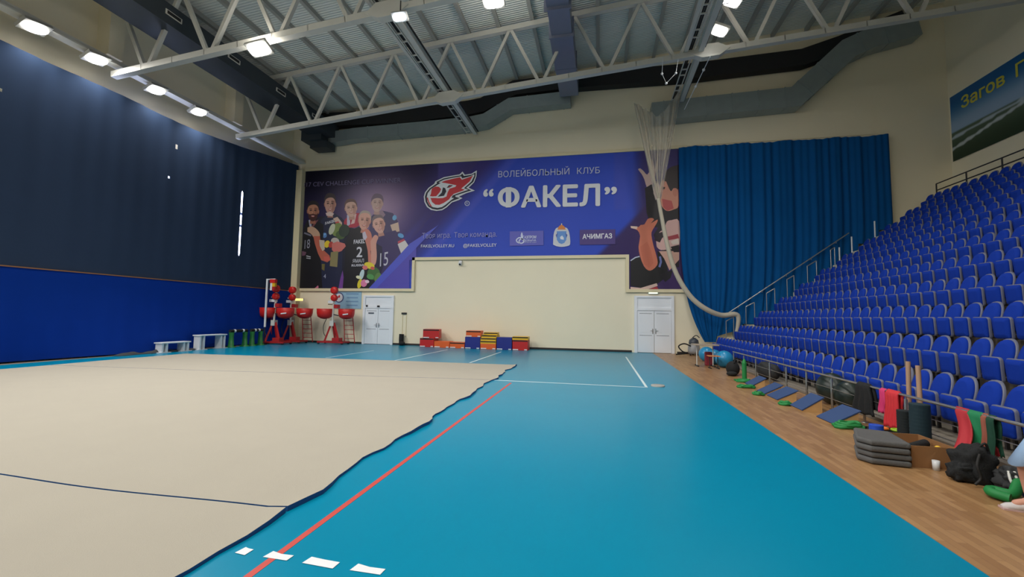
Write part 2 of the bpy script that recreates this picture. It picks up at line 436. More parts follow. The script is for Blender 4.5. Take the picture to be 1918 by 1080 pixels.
class Art:
    """flat printed shapes, laid one over another a few millimetres apart"""
    def __init__(s): s.mb = MB(); s.cols = []; s.lay = 1
    def ci(s, c):
        if c not in s.cols: s.cols.append(c)
        return s.cols.index(c)
    def poly(s, pts, c, dl=.25):
        s.lay += dl
        s.mb.add([B(x, y, s.lay) for x, y in pts], [tuple(range(len(pts)))], s.ci(c)); return s
    def ell(s, cx, cy, rx, ry, c, rot=0, n=24, dl=.25, a0=0, a1=360):
        pts = []; m = math.radians(rot)
        for k in range(n if a1 - a0 >= 360 else n + 1):
            t = math.radians(a0 + (a1 - a0) * k / n); x, y = rx * math.cos(t), ry * math.sin(t)
            pts.append((cx + x * math.cos(m) - y * math.sin(m), cy + x * math.sin(m) + y * math.cos(m)))
        return s.poly(pts, c, dl)
    def stroke(s, pts, wd, c, dl=.25):
        L = []; R = []
        for i, p in enumerate(pts):
            a = pts[max(0, i - 1)]; b = pts[min(len(pts) - 1, i + 1)]; d = math.hypot(b[0] - a[0], b[1] - a[1]) or 1
            nx, ny = -(b[1] - a[1]) / d, (b[0] - a[0]) / d; wv = wd[i] if isinstance(wd, (list, tuple)) else wd
            L.append((p[0] + nx * wv / 2, p[1] + ny * wv / 2)); R.append((p[0] - nx * wv / 2, p[1] - ny * wv / 2))
        s.lay += dl; n = len(pts)
        s.mb.add([B(x, y, s.lay) for x, y in L + R], [(i, i + 1, n + i + 1, n + i) for i in range(n - 1)], s.ci(c)); return s
    def build(s, name, parent): return s.mb.build(name, [ink(c) for c in s.cols], parent)
def curve(pts, n=6):
    out = []
    P = [pts[0]] + list(pts) + [pts[-1]]
    for i in range(1, len(P) - 2):
        for k in range(n):
            t = k / n; a, b, c, d = P[i - 1], P[i], P[i + 1], P[i + 2]
            out.append(tuple(.5 * (2 * b[q] + (c[q] - a[q]) * t + (2 * a[q] - 5 * b[q] + 4 * c[q] - d[q]) * t * t + (3 * b[q] - a[q] - 3 * c[q] + d[q]) * t ** 3) for q in range(len(b))))
    out.append(tuple(pts[-1])); return out
def face_art(A, cx, cy, rx, ry, skin, hair, rot=0, hairline=.35, beard=None, soft=1):
    m = math.radians(rot)
    def T(x, y): return (cx + x * rx * math.cos(m) - y * ry * math.sin(m), cy + x * rx * math.sin(m) + y * ry * math.cos(m))
    sh = lerp(skin, (110, 50, 40), .35 * soft); dk = lerp(skin, (30, 14, 14), .75 * soft); lt = lerp(skin, (255, 235, 215), .25)
    A.poly([T(-1.14, -.1), T(-1.0, -.3), T(-.95, .25), T(-1.08, .2)], sh); A.poly([T(1.14, -.1), T(1.0, -.3), T(.95, .25), T(1.08, .2)], sh)
    A.poly([T(-.4, .7), T(.45, .7), T(.55, 1.35), T(-.5, 1.35)], sh)
    A.poly(curve([T(-1, -.2), T(-.85, -.75), T(0, -1), T(.85, -.75), T(1, -.2), T(.85, .45), T(.45, .88), T(0, 1), T(-.45, .88), T(-.85, .45), T(-1, -.2)], 4)[:-1], skin)
    A.poly([T(.25, -.5), T(.9, -.4), T(.85, .4), T(.4, .85), T(.3, .2)], sh, .2)
    if beard: A.poly(curve([T(-.93, .1), T(-.7, .3), T(-.35, .3), T(0, .25), T(.4, .3), T(.7, .3), T(.93, .1), T(.8, .6), T(.45, .95), T(0, 1.08), T(-.45, .95), T(-.8, .6), T(-.93, .1)], 3)[:-1], beard)
    A.poly([T(-.6, -.18), T(-.2, -.2), T(-.2, -.08), T(-.6, -.04)], dk); A.poly([T(.2, -.2), T(.6, -.18), T(.6, -.04), T(.2, -.08)], dk)
    A.poly([T(-.65, -.32), T(-.2, -.34), T(-.2, -.28), T(-.65, -.25)], dk); A.poly([T(.2, -.34), T(.65, -.32), T(.65, -.25), T(.2, -.28)], dk)
    A.poly([T(-.05, -.1), T(.1, -.1), T(.2, .25), T(-.15, .28)], sh); A.poly([T(-.1, 0), T(0, 0), T(.02, .2), T(-.12, .2)], lt)
    A.poly([T(-.4, .45), T(0, .42), T(.4, .45), T(.2, .62), T(-.2, .62)], lerp(skin, (150, 30, 40), .6 * soft)); A.poly([T(-.28, .47), T(.28, .47), T(.16, .54), T(-.16, .54)], lerp((230, 222, 215), skin, 1 - soft))
    A.poly(curve([T(-1.05, -.1), T(-1.08, -.6), T(-.6, -1.12), T(.1, -1.2), T(.75, -1.05), T(1.08, -.55), T(1.03, -.1), T(.9, -hairline), T(.5, -hairline - .28), T(-.2, -hairline - .3), T(-.8, -hairline - .1), T(-1.05, -.1)], 3)[:-1], hair)
# --- team picture
A = Art()
NAVY = (22, 22, 42); BLK = (16, 15, 22); SK = (205, 150, 122); SKR = (186, 96, 76); SKP = (214, 190, 170)
A.poly([(561, 541), (566, 455), (572, 420), (600, 405), (640, 408), (655, 425), (700, 440), (720, 500), (700, 541)], NAVY)
# back row, fourth man in haze
A.poly([(690, 452), (693, 408), (704, 396), (716, 394), (736, 399), (745, 414), (748, 440), (752, 475), (735, 500), (700, 480)], (66, 58, 100))
A.poly([(708, 396), (716, 393), (722, 402), (710, 416)], (150, 124, 140))
face_art(A, 706.5, 381, 10.5, 15.5, (196, 164, 156), (112, 92, 112), 4, soft=.45)
A.ell(739, 407.5, 4, 5, (110, 170, 214), 15); A.poly([(731, 421), (746, 416), (748.5, 433), (736, 436)], (206, 178, 160))
# third man in a red shirt
A.poly(curve([(643, 426), (645, 413), (654, 404), (666, 399), (678, 401), (678, 415), (668, 425), (655, 426)], 3), (176, 44, 66))
A.poly([(650, 402), (655, 404), (656, 420), (650, 424)], (190, 188, 208)); A.poly([(663, 402), (668, 400), (664, 418), (657, 420)], (214, 180, 176))
face_art(A, 657.5, 390.5, 10.8, 15.5, (206, 166, 150), (104, 76, 72), -4, .5, soft=.7)
A.poly([(601, 412), (612, 402), (626, 399), (641, 408), (648, 430), (642, 460), (640, 541), (600, 541), (598, 440)], (28, 34, 64))
face_art(A, 618.5, 383, 10.2, 18, (196, 150, 134), (58, 44, 46), 0, .42)
A.poly([(610, 399), (618, 396), (626, 400), (622, 405), (612, 404)], (214, 190, 184)); A.poly([(624, 409), (632, 406), (641, 417), (640, 424), (632, 422)], (206, 176, 160))
A.poly([(628, 416), (634, 414), (638, 421), (630, 424)], (196, 72, 70))
A.ell(608, 440.5, 4.2, 4.8, (86, 132, 190)); A.poly([(604, 438), (611, 436), (611, 439), (605, 442)], (120, 170, 220))
# first man, bearded
A.poly([(569, 426), (576, 412), (584, 410), (594, 414), (606, 420), (606, 440), (600, 470), (604, 541), (561, 541), (565, 470)], BLK)
A.poly([(578, 412), (582, 411), (584, 424), (580, 424)], (170, 168, 190)); A.poly([(592, 413), (597, 411), (588, 424), (584, 424)], (120, 66, 76))
face_art(A, 586.5, 396, 10.4, 17, (190, 132, 106), (34, 26, 28), 2, .45, beard=(70, 34, 34))
A.poly(curve([(576, 426), (584, 424), (592, 428), (599, 437), (598, 447), (590, 447), (583, 438), (576, 434)], 3), (196, 158, 132))
A.poly([(587, 442), (599, 442), (602, 455), (606, 468), (617, 478), (620, 486), (613, 491), (602, 487), (596, 475), (590, 456)], SKR)
A.poly([(598, 449), (608, 450), (608.5, 467), (604, 470), (599, 460)], (196, 182, 164)); A.poly([(606, 480), (616, 480), (618, 487), (608, 489)], (206, 96, 84))
A.stroke([(570, 436), (583, 441)], 3, (120, 118, 138)); A.stroke([(574, 479), (582, 481)], 1.6, (190, 190, 200)); A.stroke([(574, 483), (582, 484)], 1.4, (190, 190, 200))
A.poly([(566, 470), (574, 472), (572, 478), (566, 479)], (108, 72, 92))
A.poly([(588, 541), (596, 534), (597, 538), (594, 541)], (196, 110, 140))
A.poly([(634, 541), (638, 520), (642, 506), (644, 520), (642, 541)], (116, 66, 150))
# centre man with number two
A.poly([(648, 452), (656, 432), (672, 424), (690, 436), (699, 470), (694, 520), (690, 541), (642, 541), (646, 490)], (20, 18, 26))
face_art(A, 683, 414, 11, 16.5, (214, 160, 144), (176, 160, 150), 6, .62, soft=.8)
A.poly(curve([(679, 433), (686, 428), (694, 434), (697, 446), (697, 470), (700, 496), (691, 496), (689, 470), (684, 450), (680, 444)], 3), (206, 128, 112))
A.poly([(679, 436), (684, 433), (688, 444), (684, 450), (680, 446)], (200, 190, 206))
# sixth man with number fifteen
A.poly([(694, 470), (706, 452), (722, 436), (741, 431), (752, 446), (756, 462), (744, 488), (730, 512), (712, 530), (700, 516)], (56, 44, 96))
A.poly([(694, 470), (706, 456), (716, 462), (718, 500), (708, 528), (700, 516)], (34, 28, 60))
face_art(A, 710, 421, 11, 16, (216, 168, 154), (120, 104, 110), -12, .5, soft=.75)
A.poly(curve([(694, 452), (702, 440), (709, 444), (705, 456), (706, 480), (703, 495), (696, 495), (695, 470)], 3), (214, 156, 140))
A.ell(751, 441, 6, 4, (96, 160, 214), 25); A.poly([(745, 452), (757, 447), (759, 451), (746, 456)], (190, 70, 90)); A.poly([(745, 457), (759, 450), (766, 461), (752, 476)], (212, 204, 204))
# flowers
for x, y, rx, ry, c in ((632, 430, 10, 13, (118, 136, 72)), (622, 429, 5, 11, (196, 200, 176)), (638, 440, 9, 8, (70, 92, 48)), (645, 432, 10, 12, (40, 56, 44)), (628, 452, 8, 7, (186, 178, 170)), (613, 457, 5, 7, (226, 196, 44)), (620, 458, 4, 6, (176, 60, 56))):
    A.ell(x, y, rx, ry, c, 20)
A.poly([(622, 456), (632, 452), (646, 456), (648, 461), (640, 470), (628, 474), (622, 468)], (204, 112, 104)); A.poly([(620, 472), (634, 470), (632, 500), (618, 498)], (138, 128, 86)); A.poly([(603, 494), (609, 494), (608, 507), (603, 504)], (110, 100, 52))
for x, y, rx, ry, c in ((700, 512, 12, 12, (66, 110, 58)), (708, 520, 6, 10, (96, 132, 72)), (692, 497, 10, 6, (226, 206, 60)), (684, 501, 5, 4, (222, 120, 120)), (698, 502, 4, 3, (206, 90, 84)), (678, 514, 4, 10, (190, 214, 220)), (672, 519, 5, 3, (226, 226, 190)), (674, 531, 4, 9, (222, 206, 50)), (682, 530, 6, 7, (222, 130, 170)), (688, 527, 4, 3, (232, 206, 220)), (694, 518, 7, 5, (84, 150, 84))):
    A.ell(x, y, rx, ry, c, 15)
A.poly([(690, 541), (704, 541), (776, 468), (822, 421), (768, 456)], (80, 88, 200))
A.poly([(704, 541), (767, 541), (767, 487), (780, 485), (780, 464), (776, 468)], (82, 74, 178))
A.build('team_print', banner)
# --- celebrating players at the other end
A = Art()
A.poly(curve([(1195, 317), (1199, 315), (1206, 321), (1212, 327), (1217, 318), (1219, 301), (1222, 299), (1225, 310), (1226, 316), (1229, 303), (1233, 298), (1232, 312), (1227, 327), (1224, 340), (1219, 352), (1212, 352), (1207, 336), (1202, 326)], 2), (202, 172, 164))
A.poly([(1208, 352), (1220, 345), (1232, 356), (1242, 386), (1256, 394), (1272, 388), (1272, 424), (1236, 426), (1220, 425), (1211, 398)], (24, 20, 28))
A.poly(curve([(1223, 352), (1231, 342), (1238, 352), (1237, 372), (1244, 378), (1238, 380), (1229, 374), (1224, 362)], 3), (206, 180, 172))
A.poly(curve([(1238, 340), (1247, 335), (1256, 345), (1266, 350), (1270, 352), (1271, 385), (1262, 392), (1250, 395), (1241, 388), (1236, 376), (1239, 366), (1236, 354)], 3), (206, 140, 118))
A.poly(curve([(1243, 338), (1247, 322), (1256, 313), (1270, 309), (1272, 309), (1272, 352), (1262, 352), (1257, 358), (1252, 350), (1248, 340)], 3), (44, 32, 34))
A.ell(1265, 360, 5, 8, (196, 126, 106)); A.poly([(1240, 372), (1258, 376), (1262, 390), (1250, 395), (1242, 388)], (186, 84, 84)); A.poly([(1239, 350), (1246, 350), (1245, 354), (1240, 354)], (60, 34, 34))
A.poly([(1181, 488), (1198, 479), (1206, 499), (1218, 506), (1228, 500), (1232, 480), (1231, 470), (1241, 474), (1249, 490), (1251, 506), (1245, 521), (1232, 531), (1216, 534), (1200, 539), (1181, 535)], (18, 18, 22))
A.poly([(1236, 420), (1254, 408), (1272, 408), (1272, 500), (1250, 500), (1240, 470), (1230, 452), (1224, 440)], (30, 22, 34))
A.poly(curve([(1229, 452), (1234, 436), (1244, 428), (1249, 415), (1258, 412), (1272, 414), (1272, 462), (1256, 466), (1238, 468), (1230, 462)], 3), (212, 172, 166))
A.poly([(1228, 438), (1240, 434), (1246, 440), (1240, 446), (1236, 454), (1226, 450)], (40, 26, 36)); A.poly([(1246, 444), (1270, 438), (1272, 446), (1250, 450)], (160, 60, 70)); A.poly([(1256, 452), (1270, 446), (1272, 456), (1260, 458)], (222, 206, 196))
A.poly([(1234, 470), (1272, 470), (1272, 486), (1254, 506), (1244, 484)], (206, 162, 146)); A.poly([(1256, 462), (1272, 458), (1272, 472), (1262, 472)], (28, 22, 28))
A.poly(curve([(1181, 425), (1187, 424), (1196, 425), (1200, 421), (1207, 420), (1213, 410), (1221, 408), (1225, 411), (1219, 418), (1226, 414), (1232, 411), (1230, 418), (1222, 431), (1220, 440), (1224, 460), (1231, 484), (1231, 496), (1222, 505), (1214, 506), (1206, 498), (1199, 480), (1196, 462), (1199, 442), (1194, 431), (1186, 428)], 2), (206, 118, 92))
A.poly([(1199, 462), (1212, 452), (1220, 470), (1224, 492), (1216, 502), (1206, 494)], (198, 108, 84)); A.poly([(1181, 423), (1194, 424), (1193, 429), (1182, 427)], (222, 196, 180))
A.poly([(1181, 537), (1200, 539), (1230, 530), (1232, 535), (1212, 542), (1181, 543)], (218, 188, 176)); A.poly([(1216, 541), (1230, 536), (1234, 542)], (170, 50, 60))
A.stroke([(1181, 488), (1190, 482), (1198, 480)], 2, (196, 204, 224)); A.stroke([(1236, 480), (1238, 490), (1235, 500)], 4, (110, 120, 180)); A.poly([(1236, 514), (1250, 508), (1260, 506), (1256, 520), (1246, 528)], (24, 20, 30))
A.build('celebration_print', banner)
# --- club emblem
A = Art(); A.lay = 70
def E(pts): return [(780 + x / 5.994, 270 + y / 5.994) for x, y in pts]
outer = E([(85, 590), (92, 650), (120, 705), (165, 738), (230, 750), (290, 742), (340, 712), (400, 655), (480, 628), (520, 606), (478, 590), (560, 552), (658, 522), (588, 490), (650, 430), (676, 360), (680, 296), (620, 332), (545, 345), (520, 308), (488, 340), (400, 355), (310, 372), (215, 418), (202, 446), (140, 490), (100, 540)])
navy = E([(98, 590), (106, 650), (135, 700), (180, 728), (235, 738), (290, 728), (335, 700), (395, 645), (450, 622), (490, 605), (440, 592), (440, 578), (560, 538), (620, 520), (560, 492), (640, 425), (666, 360), (666, 318), (620, 345), (535, 358), (518, 330), (495, 352), (400, 367), (310, 385), (228, 425), (235, 440), (150, 498), (112, 545)])
white = E([(120, 590), (126, 645), (150, 688), (190, 708), (240, 716), (290, 706), (330, 680), (390, 630), (425, 605), (395, 602), (410, 575), (540, 528), (585, 514), (535, 496), (620, 420), (652, 355), (650, 338), (610, 360), (515, 385), (505, 362), (400, 380), (310, 400), (250, 430), (275, 435), (165, 505), (130, 550)])
redp = E([(160, 605), (178, 650), (215, 680), (260, 682), (310, 660), (370, 620), (385, 595), (420, 560), (530, 520), (545, 510), (505, 500), (600, 420), (638, 352), (600, 370), (512, 400), (490, 372), (400, 392), (320, 412), (280, 430), (330, 438), (450, 462), (440, 480), (375, 500), (330, 585), (230, 605)])
A.poly(outer, (222, 226, 232), .5); A.poly(navy, (20, 26, 48), .5); A.poly(white, (222, 226, 232), .5); A.poly(redp, (198, 40, 52), .5)
A.poly(E([(165, 560), (175, 500), (215, 476), (255, 480), (280, 505), (265, 540), (225, 585), (150, 590)]), (198, 40, 52), .5)
A.poly(E([(120, 588), (130, 580), (240, 596), (315, 582), (345, 530), (330, 492), (285, 470), (240, 470), (330, 450), (445, 462), (385, 492), (362, 510), (340, 588), (300, 606), (240, 608), (150, 598)]), (222, 226, 232), .5)
A.poly(E([(240, 592), (286, 545), (300, 486), (325, 494), (338, 530), (312, 580)]), (20, 26, 48), .5); A.poly(E([(342, 492), (368, 460), (415, 462), (375, 488)]), (20, 26, 48), .5); A.poly(E([(358, 486), (375, 470), (398, 470), (372, 484)]), (198, 40, 52), .5)
A.stroke(curve(E([(125, 600), (140, 650), (170, 700)]), 4), 2.2, (198, 40, 52), .5)
A.stroke([(875.4 + 4.2 * math.cos(t), 381 + 4.2 * math.sin(t)) for t in [2 * math.pi * k / 20 for k in range(21)]], 1.2, (200, 206, 224))
A.build('club_emblem', banner)
def btext(name, body, x0, y0, x1, y1, hpx, rgb=(222, 224, 230), bold=0., lay=85):
    a, b, c = B(x0, y0, lay), B(x1, y1, lay), B(x0, y0 - hpx, lay)
    return text_mesh(name, body, a, b, (0, 0, 1), (c - a).length, ink(rgb), banner, bold)
btext('registered_lettering', 'R', 873.8, 383, 877.2, 383, 4.4, (200, 206, 224))
btext('subtitle_lettering', 'ВОЛЕЙБОЛЬНЫЙ', 933.5, 332.5, 1066.5, 326.9, 11.5, (196, 202, 226))
btext('subtitle_lettering', 'КЛУБ', 1081, 326.2, 1123.5, 324.5, 11.5, (196, 202, 226))
btext('title_lettering', 'О', 932.6, 386.5, 973.2, 385.6, 32.5, bold=.035)
A = Art(); A.lay = 90
A.poly([(947.6, 388.8), (957.8, 388.5), (957.8, 350.6), (947.6, 351)], (222, 224, 230)).build('title_lettering', banner)
btext('title_lettering', 'АКЕЛ', 976, 387.6, 1124, 384.3, 37, bold=.03)
btext('quote_lettering', '“', 905, 388.5, 924.5, 388, 34, bold=.03)
btext('quote_lettering', '”', 1132, 384.5, 1155.5, 384, 34, bold=.03)
btext('cup_lettering', '2017 CEV CHALLENGE CUP WINNER', 562, 350.5, 751.5, 341.5, 8.2, (120, 112, 150))
btext('slogan_lettering', 'Твоя игра.', 791, 446.5, 845, 445.2, 10, (150, 150, 206))
btext('slogan_lettering', 'Твоя команда.', 851, 445, 931, 443, 10, (150, 150, 206))
btext('website_lettering', 'FAKELVOLLEY.RU', 789, 463.5, 851, 462.8, 5.6, (206, 210, 232), .012)
btext('handle_lettering', '@FAKELVOLLEY', 868, 462.8, 930.5, 461.6, 6, (206, 210, 232), .012)
A = Art(); A.lay = 72
A.poly([(955, 433.5), (1018, 432), (1018, 459), (955, 460.5)], (92, 94, 190)); A.poly([(1086, 430.5), (1152.5, 429.5), (1152.5, 457.5), (1086, 458.5)], (72, 54, 126))
# flame-and-loop mark
W3 = (206, 212, 240)
A.stroke(curve([(982, 449), (977, 447.5), (973, 450), (973, 454), (977, 455.5), (981, 453), (980, 449.5), (974, 445), (969.5, 447), (967.5, 450), (969.5, 453.5), (973, 455)], 4), 2.2, W3)
A.poly(curve([(976.5, 446), (975.5, 441), (977.5, 435), (979.5, 440), (979, 446)], 3), W3)
# coat of arms
A.poly(curve([(1036, 458), (1037, 440), (1040, 430), (1045, 426), (1059, 426), (1064, 430), (1067, 440), (1068, 457), (1062, 461), (1052, 462), (1042, 461)], 3), (206, 208, 216))
A.poly([(1043, 433), (1061, 433), (1061, 449), (1057, 455), (1052, 457), (1047, 455), (1043, 449)], (96, 146, 214)); A.poly([(1049, 444), (1053, 441), (1056, 445), (1056, 449), (1050, 448)], (226, 230, 240))
A.poly([(1044, 430), (1047, 424), (1052, 420.5), (1057, 424), (1060, 430)], (216, 130, 60)); A.poly([(1051, 418.5), (1053, 418.5), (1053, 421), (1051, 421)], (226, 220, 200))
A.stroke(curve([(1037, 457), (1044, 460), (1052, 461), (1060, 460), (1067, 457)], 4), 2.6, (212, 214, 222)); A.poly([(1041, 440), (1045, 436), (1043, 446)], (70, 90, 170)); A.poly([(1063, 440), (1059, 436), (1061, 446)], (70, 90, 170))
A.build('sponsor_logo', banner)
btext('sponsor_lettering', 'ГАЗПРОМ', 979.5, 446.8, 1004.5, 446.3, 5, (206, 212, 240), .03, 95)
btext('sponsor_lettering', 'ДОБЫЧА', 981, 451.8, 1004.5, 451.5, 3.2, (206, 212, 240), .02, 95)
btext('sponsor_lettering', 'УРЕНГОЙ', 981, 455.2, 1004.5, 455, 2.4, (180, 186, 226), .0, 95)
btext('sponsor_lettering', 'АЧИМГАЗ', 1091, 447.5, 1146.5, 446, 8.6, (226, 226, 236), .03, 95)
btext('shirt_lettering', 'FAKEL', 609.5, 421, 628, 415.5, 5, (206, 206, 216), .03, 66)
btext('shirt_lettering', 'FAKEL', 663, 456.5, 684, 455, 7.5, (206, 206, 216), .03, 66)
btext('shirt_number', '2', 668, 481, 679, 481, 19, (206, 206, 216), .02, 66)
btext('shirt_number', '15', 712, 499, 727, 496, 26, (196, 194, 210), .0, 66)
btext('shirt_number', '18', 571, 466, 581, 464, 17, (150, 150, 168), .0, 66)
btext('shirt_lettering', 'ЯМАЛ', 661, 492, 682, 491, 6.5, (190, 190, 200), .02, 66)
btext('shirt_lettering', 'RUSSIA', 659, 499, 683, 498, 4, (190, 190, 200), .04, 66)
btext('shirt_number', '4', 606.5, 521, 611, 521, 8, (170, 176, 200), .0, 66)

# ================================================================== WALL FITTINGS
def fit(name, label, cat, c): return thing(name, label, cat, c)
e = thing('exit_sign', 'small lit green exit sign over the door beside the blue curtain', 'sign', (2.62, YW - .04, 2.98))
MB().box(2.4, 2.86, YW - .1, YW, 2.93, 3.1).build('housing', M_WHITE, e)
MB().box(2.42, 2.84, YW - .106, YW - .1, 2.945, 3.085).build('lit_panel', mat('lit_green_panel', (205, 240, 190), .5, emit=1.6), e)
e = thing('exit_sign', 'small yellow lit exit sign low on the wall behind the ball machines', 'sign', (-17.2, YW - .04, 2.4))
MB().box(-17.5, -16.95, YW - .44, YW - .36, 2.4, 2.56).build('housing', M_WHITE, e)
MB().box(-17.48, -16.97, YW - .446, YW - .44, 2.415, 2.545).build('lit_panel', mat('lit_yellow_panel', (250, 214, 120), .5, emit=1.6), e)
c = thing('security_camera', 'small white dome camera under the banner edge on the end wall', 'camera', (-7.5, YW - .03, 4.6))
MB().box(-7.58, -7.42, YW - .12, YW, 4.62, 4.72).lathe([(0, 4.44), (.07, 4.46), (.1, 4.53), (.1, 4.62)], (-7.5, YW - .12, 0)).build('dome_housing', M_WHITE, c)
MB().sphere((-7.5, YW - .2, 4.5), .055, 12, 8).build('lens', M_BLACK, c)
s = thing('information_board', 'pale blue board with a round emblem beside the white double door', 'sign', (-14.2, YW, 2.0))
MB().box(-15.3, -13.47, YW - .03, YW - .001, 2.0, 3.0).build('board', mat('pale_blue_board', (150, 190, 214), .5), s)
MB().lathe([(.3, 0), (.3, -.006)], (-14.9, YW - .03, 2.64), 28, axis='y').build('emblem_ring', mat('navy_ring', (70, 84, 130), .5), s)
MB().lathe([(.24, 0), (.24, -.006)], (-14.9, YW - .037, 2.64), 28, axis='y').build('emblem_disc', M_WHITE, s)
MB().add([(-15.0, YW - .046, 2.6), (-14.93, YW - .046, 2.62), (-14.9, YW - .046, 2.8), (-14.83, YW - .046, 2.74), (-14.85, YW - .046, 2.6), (-14.9, YW - .046, 2.66)], [(0, 1, 2), (1, 5, 2), (5, 4, 3), (5, 3, 2)]).build('emblem_figure', M_RED, s)
for k in range(4):
    z = 2.82 - k * .22
    MB().box(-14.45 + .05 * (k % 2), -13.65 - .04 * (k % 2), YW - .034, YW - .03, z, z + .07).build('text_line', mat('faded_blue_print', (112, 152, 190), .5), s)
# cable duct and black cover
o = MB().box(-10.92, -10.62, YW - .06, YW - .001, 1.72, 1.82, 1).box(-10.88, -10.85, YW - .03, YW - .001, .5, 1.72).box(-10.66, -10.62, YW - .03, YW - .001, .5, 1.72).build('cable_duct', [M_TRIM, M_DARK], None, (-10.77, YW, .5))
tag(o, 'thin cream cable duct on the wall between the door and red boxes', 'duct')
b = MB(); b.tube(curve([(-10.78, 21.98, .0), (-10.8, 21.98, .3), (-10.8, 22.0, .62)], 4), .13, 14).sphere((-10.68, 21.82, .12), .15, 14, 8, sc=(1.2, 1, .8))
tag(b.build('tool_bag', M_BLACKF, None, (-10.75, 21.95, 0)), 'upright black bag at the foot of the cable duct', 'bag')

# ================================================================== ROOF STEEL
def chord_z(x): return 10.5 + .0915 * (x + 17.9) - .0008 * max(0, x + 17.9) ** 2 * .35
TX0, TX1 = -17.9, 15.3
def truss(y, label):
    t = thing('roof_truss', label, 'truss', (-1.3, y, chord_z(-1.3)))
    xs = [TX0 + (TX1 - TX0) * i / 24 for i in range(25)]
    b = MB()
    for a, c in zip(xs[:-1], xs[1:]): b.bar((a - .01, y, chord_z(a)), (c + .01, y, chord_z(c)), .22, .22)
    b.build('bottom_chord', M_STEEL, t)
    tz = lambda x: roofz(x) - .36
    MB().bar((-16.6, y, tz(-16.6)), (TX1, y, tz(TX1)), .2, .22).build('top_chord', M_STEEL, t)
    nodes = [-16.4 + 2.78 * i for i in range(12)]
    for i, xb in enumerate(nodes):
        for sgn in (-1, 1):
            xt = xb + sgn * 1.39
            if xt > TX1 or xt < -17.8: continue
            zt = tz(xt) if xt > -16.6 else tz(-16.6) - .05
            MB().bar((xb + sgn * .14, y, chord_z(xb) + .1), (xt, y, zt), .13, .13, up=(0, 1, 0)).build('web_member', M_STEEL, t)
    for x in (-6.72, 4.3):
        g = MB().prism([(x - .75, y - .14, chord_z(x) - .06), (x - .3, y - .14, chord_z(x) - .26), (x + .35, y - .14, chord_z(x) - .22), (x + .75, y - .14, chord_z(x) + .06), (x + .3, y - .14, chord_z(x) + .3), (x - .4, y - .14, chord_z(x) + .26)], (0, .28, 0))
        g.build('gusset_plate', M_STEEL, t)
truss(17.56, 'pale steel roof truss spanning the hall closer to the end wall')
truss(12.0, 'pale steel roof truss carrying the square floodlight, further from the end wall')
# gantries along the hall
def gantry(x, z0, z1, label, tray=True):
    """z0 at truss y=12, z1 at the end wall"""
    t = thing('lighting_gantry', label, 'gantry', (x, 14, z0))
    zz = lambda y: z0 + (z1 - z0) * (y - 12) / (22.1 - 12)
    a, e_ = YF + .2, YW - .1
    b = MB()
    b.bar((x, a, zz(a)), (x, e_, zz(e_)), .2, .04).bar((x, a, zz(a) + .24), (x, e_, zz(e_) + .24), .2, .04).bar((x, a, zz(a) + .12), (x, e_, zz(e_) + .12), .05, .22)
    b.build('main_beam', M_STEEL, t)
    MB().bar((x - .95, a, zz(a) + .25), (x - .55, 17.5, zz(17.5) + .12), .12, .14).build('side_beam', M_STEEL, t)
    r = MB()
    for dx in (-.48, -.24): r.bar((x + dx, a, zz(a) + .1), (x + dx, e_, zz(e_) + .1), .035, .06)
    r.build('cable_tray', M_STEEL, t)
    y = 4.5
    k = 0
    while y < 22:
        MB().bar((x - .5, y, zz(y) + .1), (x - .22, y, zz(y) + .1), .04, .05).build('tray_rung', M_STEEL, t)
        y += .85 if k % 2 else .45; k += 1
    c = MB()
    for dx in (-.4, -.33, .16): c.bar((x + dx, a, zz(a) + .16), (x + dx, e_, zz(e_) + .16), .05, .05)
    c.build('cable', M_BLACK, t)
gantry(-6.8, 11.8, 11.8, 'pale steel gantry beam with cable tray ending above the centre of the banner')
gantry(3.95, 12.4, 12.4, 'pale steel gantry beam beside the floodlights over the court edge')

# ducts -----------------------------------------------------------------
def duct_run(mb, pts, y0, y1, h, mi=0):
    """rectangular duct along the wall: centre line pts (x,z), extruded y0..y1, vertical size h, mitred corners"""
    n = len(pts); top = []; bot = []
    for i, (x, z) in enumerate(pts):
        a = Vector(pts[max(0, i - 1)]); b = Vector(pts[min(n - 1, i + 1)]); p = Vector((x, z))
        d1 = (p - a).normalized() if i > 0 else (b - p).normalized(); d2 = (b - p).normalized() if i < n - 1 else d1
        d = (d1 + d2).normalized(); nr = Vector((-d.y, d.x)); k = h / 2 / max(.4, nr.dot(Vector((-d1.y, d1.x))))
        top.append(p + nr * k); bot.append(p - nr * k)
    v = [(q.x, y, q.y) for y in (y0, y1) for L in (top, bot) for q in L]
    f = []
    for i in range(n - 1):
        f += [(i, i + 1, n + i + 1, n + i), (2 * n + i, 3 * n + i, 3 * n + i + 1, 2 * n + i + 1), (i, 2 * n + i, 2 * n + i + 1, i + 1), (n + i, n + i + 1, 3 * n + i + 1, 3 * n + i)]
    f += [(0, n, 3 * n, 2 * n), (n - 1, 3 * n - 1, 4 * n - 1, 2 * n - 1)]
    return mb.add(v, f, mi)
def seams(parent, pts, y0, h, every=1.3, m=None):
    for (a, b) in zip(pts[:-1], pts[1:]):
        a, b = Vector(a), Vector(b); d = b - a; L = d.length; d.normalize(); k = every * .5
        while k < L - .2:
            p = a + d * k; nr = Vector((-d.y, d.x))
            MB().bar((p.x - nr.x * (h / 2 + .02), y0 + .3, p.y - nr.y * (h / 2 + .02)), (p.x + nr.x * (h / 2 + .02), y0 + .3, p.y + nr.y * (h / 2 + .02)), .05, .64, up=(0, 1, 0)).build('flange', m or M_DUCT, parent)
            k += every
D1, D2 = 21.55, 22.15
